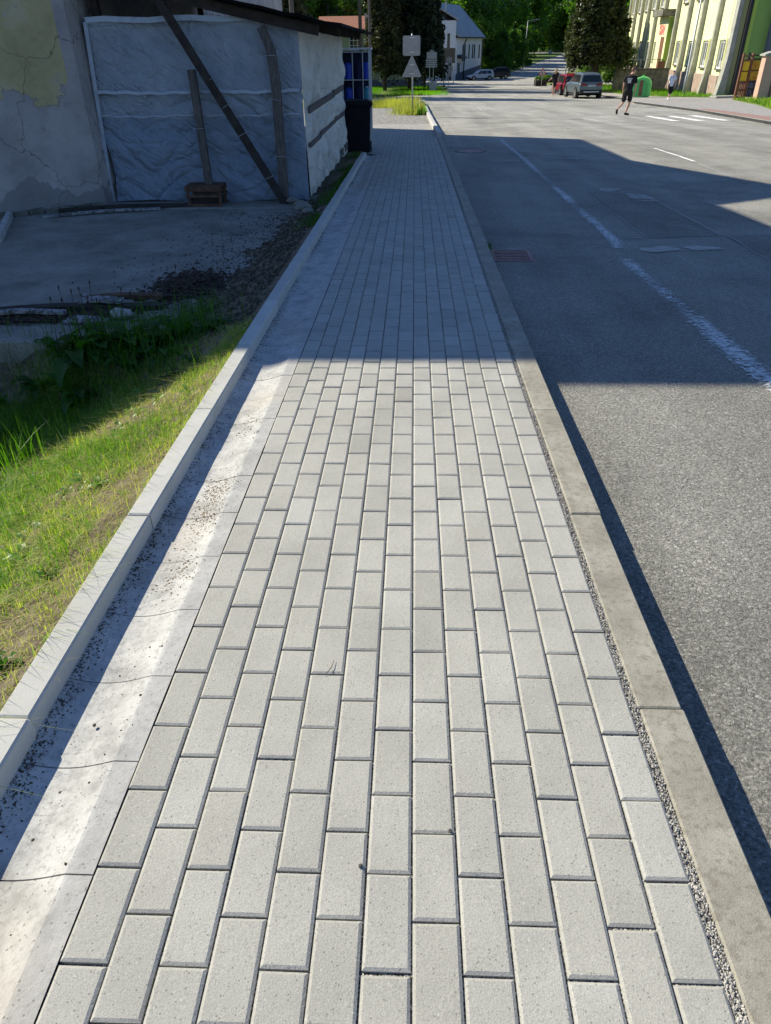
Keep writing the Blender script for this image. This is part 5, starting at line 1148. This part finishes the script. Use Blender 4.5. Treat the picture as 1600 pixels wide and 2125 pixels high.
# ------------------------------------------------------------------ cars
def car(loc,rz,L,W,Hh,paint,lab,suv=True,plate=True):
    """local +x is the front"""
    e=empty('parked_car',loc,rz,lab,'car','cars parked by the road'); w=W/2
    if suv: st=[(-.5,.55,.86,.80),(-.485,.45,1.02,.90),(-.44,.40,1.06,.95),(-.30,.30,1.06,1),(-.05,.28,1.03,1),(.15,.28,1.0,1),(.26,.28,.98,1),(.40,.32,.93,.97),(.47,.40,.80,.90),(.5,.48,.66,.78)]
    else: st=[(-.5,.5,.80,.80),(-.485,.40,.96,.90),(-.43,.34,1.0,.95),(-.30,.26,.98,1),(-.05,.25,.94,1),(.15,.25,.92,1),(.25,.25,.90,1),(.38,.28,.84,.97),(.46,.35,.72,.90),(.5,.42,.60,.78)]
    sc_=Hh/1.65; V=[];F=[]
    for u,zl,zt,k in st:
        x=u*L; hw=w*k
        for y,z in ((-hw*.80,zl),(-hw,zl+.10),(-hw*1.0,(zl+zt)/2),(-hw*.97,zt-.10),(-hw*.86,zt),(0,zt+.03),(hw*.86,zt),(hw*.97,zt-.10),(hw*1.0,(zl+zt)/2),(hw,zl+.10),(hw*.80,zl)): V.append((x,y,z*sc_ if z>.5 else z))
    m=11
    for i in range(len(st)-1):
        for j in range(m): a=i*m+j; b_=i*m+(j+1)%m; F.append((a,b_,b_+m,a+m))
    F+=[tuple(range(m))[::-1],tuple((len(st)-1)*m+j for j in range(m))]
    mb=MB().add(V,F)
    # cabin
    bl=(1.03 if suv else .96)*sc_; cab=[(-.475,bl-.02,.80),(-.42,Hh-.14,.70),(-.34,Hh-.03,.68),(-.15,Hh,.68),(.05,Hh-.03,.68),(.22,bl-.04,.82)]
    V=[];F=[]
    pts=[(-.49,bl-.05,bl,.86),(-.435,bl-.05,Hh-.13,.74),(-.36,bl-.05,Hh-.03,.70),(-.15,bl-.05,Hh,.70),(.03,bl-.05,Hh-.04,.70),(.14,bl-.05,Hh-.28,.76),(.245,bl-.05,bl-.02,.84)]
    for u,zb_,zt,k in pts:
        x=u*L
        for y,z in ((-w*.90,zb_),(-w*k,zt-.05 if zt>bl+.1 else zt-.01),(-w*k*.88,zt),(0,zt+.025),(w*k*.88,zt),(w*k,zt-.05 if zt>bl+.1 else zt-.01),(w*.90,zb_)): V.append((x,y,z))
    m=7
    for i in range(len(pts)-1):
        for j in range(m): a=i*m+j; b_=i*m+(j+1)%m; F.append((a,b_,b_+m,a+m))
    F+=[tuple(range(m))[::-1],tuple((len(pts)-1)*m+j for j in range(m))]
    mb.add(V,F); body=mb.build('body',paint,e,smooth=False,bevel=.03,seg=2)
    def xa(z,side): # half width of the cabin side at height z
        t=(z-bl)/(Hh-.08-bl); return w*(.90+(.71-.90)*t)+.012
    # rear window
    za,zb2=bl+.06,Hh-.17
    def rx(z): t=(z-bl)/(Hh-.13-bl); return -L*(.49+(.435-.49)*t)-.022
    MB().add([(rx(za),-w*.74,za),(rx(za),w*.74,za),(rx(zb2),w*.63,zb2),(rx(zb2),-w*.63,zb2)]+[(rx(za)+.03,-w*.74,za),(rx(za)+.03,w*.74,za),(rx(zb2)+.03,w*.63,zb2),(rx(zb2)+.03,-w*.63,zb2)],[(0,3,2,1),(4,5,6,7),(0,1,5,4),(1,2,6,5),(2,3,7,6),(3,0,4,7)]).build('rear_window','glass_dark',e,bevel=.01)
    # windscreen
    def fx(z): t=(z-(bl-.02))/(Hh-.04-bl+.02); return L*(.245+(.03-.245)*t)+.05
    za,zb2=bl+.04,Hh-.12
    MB().add([(fx(za),-w*.76,za),(fx(za),w*.76,za),(fx(zb2),w*.62,zb2),(fx(zb2),-w*.62,zb2)]+[(fx(za)-.05,-w*.76,za),(fx(za)-.05,w*.76,za),(fx(zb2)-.05,w*.62,zb2),(fx(zb2)-.05,-w*.62,zb2)],[(0,1,2,3),(4,7,6,5),(0,4,5,1),(1,5,6,2),(2,6,7,3),(3,7,4,0)]).build('windscreen','glass_dark',e)
    for s in (-1,1):
        for (ua,ub,uc,ud) in ((-.40,-.215,-.36,-.205),(-.20,.0,-.19,-.0),(.015,.17,.01,.045)):
            za,zb2=bl+.05,Hh-.15; q=[(ua*L,za),(ub*L,za),(ud*L,zb2),(uc*L,zb2)]
            MB().add([(x,s*xa(z,s),z) for x,z in q]+[(x,s*(xa(z,s)-.03),z) for x,z in q],[(0,1,2,3),(4,7,6,5),(0,4,5,1),(1,5,6,2),(2,6,7,3),(3,7,4,0)]).build('side_window','glass_dark',e)
        for u in (-.305,.315):
            wr=.35 if suv else .31; x=u*L; MB().cyl((x,s*(w-.06),wr+.04),(0,1,0),wr+.05,.17,24).build('wheel_arch','bumper',e)
            wl=MB().cyl((x,s*(w-.10),wr),(0,1,0),wr,.23,24).build('wheel','rubber',e,bevel=.02); MB().cyl((x,s*(w+.02),wr),(0,1,0),wr*.66,.02,16).build('rim','rim',wl)
        MB().box(-L*.497-.03,-L*.47,s*w*.60-.17,s*w*.60+.17,.86*sc_,.99*sc_).build('tail_light','tail_red',e,bevel=.02)
        MB().box(L*.455,L*.492,s*w*.62-.18,s*w*.62+.18,.66*sc_,.78*sc_).build('headlight','lamp_clear',e,bevel=.02)
        MB().box(L*.13,L*.17,s*(w+.1)-.09,s*(w+.1)+.09,bl+.0,bl+.14).build('mirror','bumper',e,bevel=.03)
    MB().box(-L*.5-.035,-L*.46,-w*.88,w*.88,.36,.60).build('rear_bumper','bumper',e,bevel=.04)
    MB().box(-L*.5-.045,-L*.49,-w*.6,w*.6,.44,.50).build('bumper_strip','white_metal' if suv else paint,e)
    MB().box(L*.46,L*.5+.03,-w*.84,w*.84,.26,.50).build('front_bumper','bumper',e,bevel=.04)
    MB().box(-L*.30,L*.30,-w*.9,w*.9,.2,.34).build('sill_trim','bumper',e)
    if plate:
        pt=MB().box(-L*.5-.032,-L*.495,-.26,.26,.80*sc_,.91*sc_).build('number_plate','plate',e); mm=MB()
        for k,y in enumerate((.2,.14,.08,-.02,-.08,-.14,-.2)): mm.box(-L*.5-.037,-L*.5-.033,y-.018,y+.018,.825*sc_,.885*sc_)
        mm.build('characters','black_ink',pt)
    return e
car((12.75,62.6,P(62.5)-.115),math.radians(94),4.5,1.87,1.65,'paint_blue','grey-blue car seen from the back, nearest of the parked cars')
car((12.75,69.2,P(68.5)-.115),math.radians(94),4.0,1.7,1.50,'paint_red','red hatchback mostly hidden by the grey-blue car',False)
car((10.7,135.2,P(135.5)-.115),math.radians(180+14),4.3,1.8,1.5,'paint_white','white car parked before the white hall',False,False)
car((13.9,141.5,P(141.5)-.115),math.radians(180+20),4.6,1.85,1.7,'paint_dark','black car behind the white parked car',True,False)

# ------------------------------------------------------------------ people
def skin_mesh(name,J,E,mat,parent,lvl=2,root=0):
    me=bpy.data.meshes.new(name); me.from_pydata([j[:3] for j in J],E,[]); me.materials.append(MAT[mat]); o=bpy.data.objects.new(name,me); COL.objects.link(o); o.parent=parent
    o.modifiers.new('skin','SKIN'); 
    if not me.skin_vertices:
        me.attributes  # the layer is made with the modifier
    bpy.context.view_layer.objects.active=o
    sv=me.skin_vertices[0].data if me.skin_vertices else None
    if sv is None:
        bm=bmesh.new(); bm.from_mesh(me); bm.verts.layers.skin.verify(); bm.to_mesh(me); bm.free(); sv=me.skin_vertices[0].data
    for i,j in enumerate(J): sv[i].radius=(j[3],j[4] if len(j)>4 else j[3]); sv[i].use_root=(i==root)
    s=o.modifiers.new('sub','SUBSURF'); s.levels=lvl; s.render_levels=lvl
    for p in me.polygons: p.use_smooth=True
    return o
def head_mesh(body_parent,c,r,face,skinmat,hairmat,hair='short'):
    """hair shell and facial features around a head centred at c, face = horizontal facing direction"""
    f=Vector((face[0],face[1],0)).normalized(); s=Vector((-f.y,f.x,0)); c=Vector(c)
    def ell(name,cc,rx,ry,rz,mat,cut=None):
        bm=bmesh.new(); bmesh.ops.create_icosphere(bm,subdivisions=3,radius=1)
        for v in bm.verts: p=v.co.copy(); v.co=cc+f*p.x*rx+s*p.y*ry+Vector((0,0,p.z*rz))
        if cut: bmesh.ops.delete(bm,geom=[v for v in bm.verts if cut(v.co)],context='VERTS')
        me=bpy.data.meshes.new(name); bm.to_mesh(me); bm.free(); me.materials.append(MAT[mat]); 
        for p in me.polygons: p.use_smooth=True
        o=bpy.data.objects.new(name,me); COL.objects.link(o); o.parent=body_parent; return o
    k=r/.1
    if hair=='short': ell('hair',c+Vector((0,0,.018*k))-f*.008*k,.106*k,.088*k,.118*k,hairmat,lambda q:(q-c).dot(f)>.045*k or (q.z<c.z-.02*k) or ((q-c).dot(f)>-.02*k and q.z<c.z+.03*k))
    else: ell('hair',c+Vector((0,0,-.005*k))-f*.012*k,.12*k,.105*k,.14*k,hairmat,lambda q:(q-c).dot(f)>.06*k or ((q-c).dot(f)>.0 and q.z<c.z+.04*k))
    for sg in (-1,1):
        ell('ear',c+s*sg*.082*k-f*.0+Vector((0,0,-.01*k)),.016*k,.010*k,.028*k,skinmat); ell('eye',c+f*.092*k+s*sg*.032*k+Vector((0,0,.008*k)),.006*k,.012*k,.008*k,'black_ink')
    ell('nose',c+f*.104*k+Vector((0,0,-.018*k)),.016*k,.013*k,.024*k,skinmat); ell('mouth',c+f*.092*k+Vector((0,0,-.055*k)),.006*k,.024*k,.006*k,'red_ink')
def shoe(parent,heel,toe,mat,w=.045,h=.085):
    a=Vector(heel); b_=Vector(toe); d=(b_-a); m=MB(); m.tube([a-d*.08+Vector((0,0,h*.45)),a+Vector((0,0,h*.5)),a+d*.5+Vector((0,0,h*.36)),a+d*.85+Vector((0,0,h*.26)),b_+Vector((0,0,h*.2))],[.028,w,w*.95,w*.9,.022],10); return m.build('shoe',mat,parent,smooth=True)
def person(loc,rz,label,J,cat='person',skin='skin',top='cloth_black',bottom='cloth_black',shoes='cloth_black',hair='hair_brown',hairk='short',dress=False,short_len=.98,sleeve=.8,face=(0,1),pr=False,hs=.098):
    """J: dict of joints in local coordinates"""
    e=empty('person',loc,rz,label,cat); g=lambda k:Vector(J[k]); pel,ch,nk,hd=g('pelvis'),g('chest'),g('neck'),g('head')
    V=[];E=[]
    def add(p,r,par=None,r2=None):
        V.append((p[0],p[1],p[2],r,r2 or r)); 
        if par is not None: E.append((par,len(V)-1))
        return len(V)-1
    ip=add(pel,.11,None,.09); iw=add(pel.lerp(ch,.5),.10,ip,.085); ic=add(ch,.13,iw,.10); inn=add(nk,.055,ic); add(nk.lerp(hd,.35),.058,len(V)-1); h0=add(hd-Vector((0,0,.055)),.078,len(V)-1,.085); add(hd,hs*.86,h0,hs); add(hd+Vector((0,0,.075)),hs*.72,len(V)-1,hs*.8)
    for s in ('l','r'):
        sh_=add(g('sh'+s),.058,ic); el=add(g('el'+s),.042,sh_); wr=add(g('wr'+s),.028,el); d=(g('wr'+s)-g('el'+s)).normalized(); side=d.cross(Vector((0,1,0))).normalized() if abs(d.y)<.9 else Vector((1,0,0)); fw=d.cross(side)
        pm=add(g('wr'+s)+d*.055,.030,wr,.016)
        for k,(o_,ln) in enumerate(((-.028,.062),(-.010,.075),(.010,.07),(.027,.055))):
            a1=add(g('wr'+s)+d*.105+fw*o_,.0095,pm); add(g('wr'+s)+d*(.105+ln*.55)+fw*o_*1.1+side*.008,.0085,a1); add(g('wr'+s)+d*(.105+ln)+fw*o_*1.1+side*.024,.007,len(V)-1)
        t1=add(g('wr'+s)+d*.05+fw*-.042,.010,pm); add(g('wr'+s)+d*.085+fw*-.06+side*.01,.008,t1)
        hp=add(g('hip'+s),.088,ip); kn=add(g('kn'+s),.056,hp); add(g('kn'+s).lerp(g('an'+s),.3),.056,kn); an=add(g('an'+s),.036,len(V)-1); add(g('an'+s).lerp(g('to'+s),.5)-Vector((0,0,.02)),.03,an)
        shoe(e,g('an'+s)+Vector((0,0,-.085))-(g('to'+s)-g('an'+s)).normalized()*.04,g('to'+s)+Vector((0,0,-.02)),shoes)
    skin_mesh('body',V,E,skin,e,1)
    # upper garment
    V=[];E=[]
    ip=add(pel+Vector((0,0,-.02)),.190,None,.160); iw=add(pel.lerp(ch,.55),.180,ip,.150); ic=add(ch+Vector((0,0,.02)),.180,iw,.150); add(ch.lerp(nk,.75),.085,ic); add(pel+Vector((0,0,-.13)),.185,ip,.155)
    for s in ('l','r'): sh_=add(g('sh'+s),.078,ic); add(g('sh'+s).lerp(g('el'+s),sleeve),.066,sh_)
    if dress:
        a=add(pel+Vector((0,0,-.12)),.18,ip,.15); add(pel+Vector((0,0,-.42)),.165,a,.14)
    shirt=skin_mesh('dress' if dress else 'shirt',V,E,top,e,1,1)
    if not dress:
        V=[];E=[]; ip=add(pel+Vector((0,0,.02)),.165,None,.140); add(pel+Vector((0,0,.13)),.15,ip,.125)
        for s in ('l','r'):
            hp=add(g('hip'+s)-Vector((0,0,.03)),.122,ip); kp=add(g('hip'+s).lerp(g('kn'+s),min(short_len,1.0)),.098,hp)
            if short_len>1: add(g('kn'+s).lerp(g('an'+s),short_len-1),.062,kp)
        skin_mesh('shorts',V,E,bottom,e,1)
    head_mesh(e,hd,hs,face,skin,hair,hairk); return e
# man crossing the road, striding to the right and away
man=person((9.05,35.0,P(35)-.12),0,'striding man in black shirt and black shorts crossing the road',dict(
 pelvis=(0,0,.93),chest=(.02,.03,1.30),neck=(.06,.05,1.50),head=(.13,.09,1.635),
 shl=(-.17,.10,1.42),ell=(-.21,.06,1.13),wrl=(-.19,.15,.90),shr=(.23,-.02,1.40),elr=(.26,-.08,1.10),wrr=(.25,-.02,.86),
 hipl=(-.10,.05,.86),knl=(-.15,.02,.47),anl=(-.38,-.06,.24),tol=(-.36,-.03,.055),hipr=(.09,-.02,.86),knr=(.13,.04,.48),anr=(.02,.02,.10),tor=(.19,.09,.045)),face=(.93,.35))
pm=MB()
for r_,(z,wd) in enumerate(((1.36,.20),(1.31,.17))):
    for k in range(6): pm.box(-.14+k*wd/6,-.14+k*wd/6+wd/9,-.142-.002*r_,-.137,z-.018,z+.018)
pm.box(-.11,-.06,-.144,-.139,1.20,1.28).box(-.03,.01,-.144,-.139,1.20,1.28).box(-.058,-.032,-.144,-.139,1.25,1.28); pm.build('shirt_print','print_white',man)
person((15.9,51.6,P(51.6)-.02),0,'woman in white shirt and black knee trousers walking on the footpath',dict(
 pelvis=(.0,0,.84),chest=(.03,0,1.16),neck=(.04,0,1.34),head=(.06,-.02,1.46),
 shl=(-.13,0,1.27),ell=(-.20,-.02,1.0),wrl=(-.30,-.05,.80),shr=(.19,0,1.27),elr=(.27,.03,1.02),wrr=(.24,-.06,.80),
 hipl=(-.07,0,.78),knl=(-.03,-.05,.43),anl=(-.04,-.1,.09),tol=(-.07,-.26,.045),hipr=(.08,0,.78),knr=(.08,0,.43),anr=(.0,.14,.12),tor=(.0,.02,.05)),skin='skin_pale',top='cloth_white',shoes='cloth_white',hair='hair_brown',hairk='short',short_len=1.35,face=(-.2,-1),hs=.09)
person((11.45,68.0,P(68)-.12),0,'blond person in a black dress standing left of the red car',dict(
 pelvis=(.05,0,.96),chest=(.05,0,1.32),neck=(.06,0,1.52),head=(.04,0,1.66),
 shl=(-.14,0,1.44),ell=(-.25,-.03,1.17),wrl=(-.38,-.12,1.10),shr=(.23,0,1.44),elr=(.30,.03,1.17),wrr=(.36,-.02,.92),
 hipl=(-.04,0,.9),knl=(-.05,-.02,.5),anl=(-.07,0,.09),tol=(-.10,-.14,.045),hipr=(.13,0,.9),knr=(.10,0,.5),anr=(.07,.04,.09),tor=(.06,-.1,.045)),skin='skin_pale',dress=True,shoes='skin_pale',hair='hair_blond',hairk='long',face=(-.6,.6))
person((14.3,84,P(84)-.12),0,'dark clothed person behind the red car',dict(
 pelvis=(.0,0,.96),chest=(.0,0,1.32),neck=(.0,0,1.52),head=(.0,0,1.66),
 shl=(-.18,0,1.44),ell=(-.25,-.03,1.17),wrl=(-.27,-.12,.95),shr=(.18,0,1.44),elr=(.25,.03,1.17),wrr=(.27,-.02,.92),
 hipl=(-.09,0,.9),knl=(-.09,-.02,.5),anl=(-.09,0,.09),tol=(-.10,-.14,.045),hipr=(.09,0,.9),knr=(.10,0,.5),anr=(.09,.04,.09),tor=(.09,-.1,.045)),hair='hair_brown',short_len=1.8,face=(0,-1))
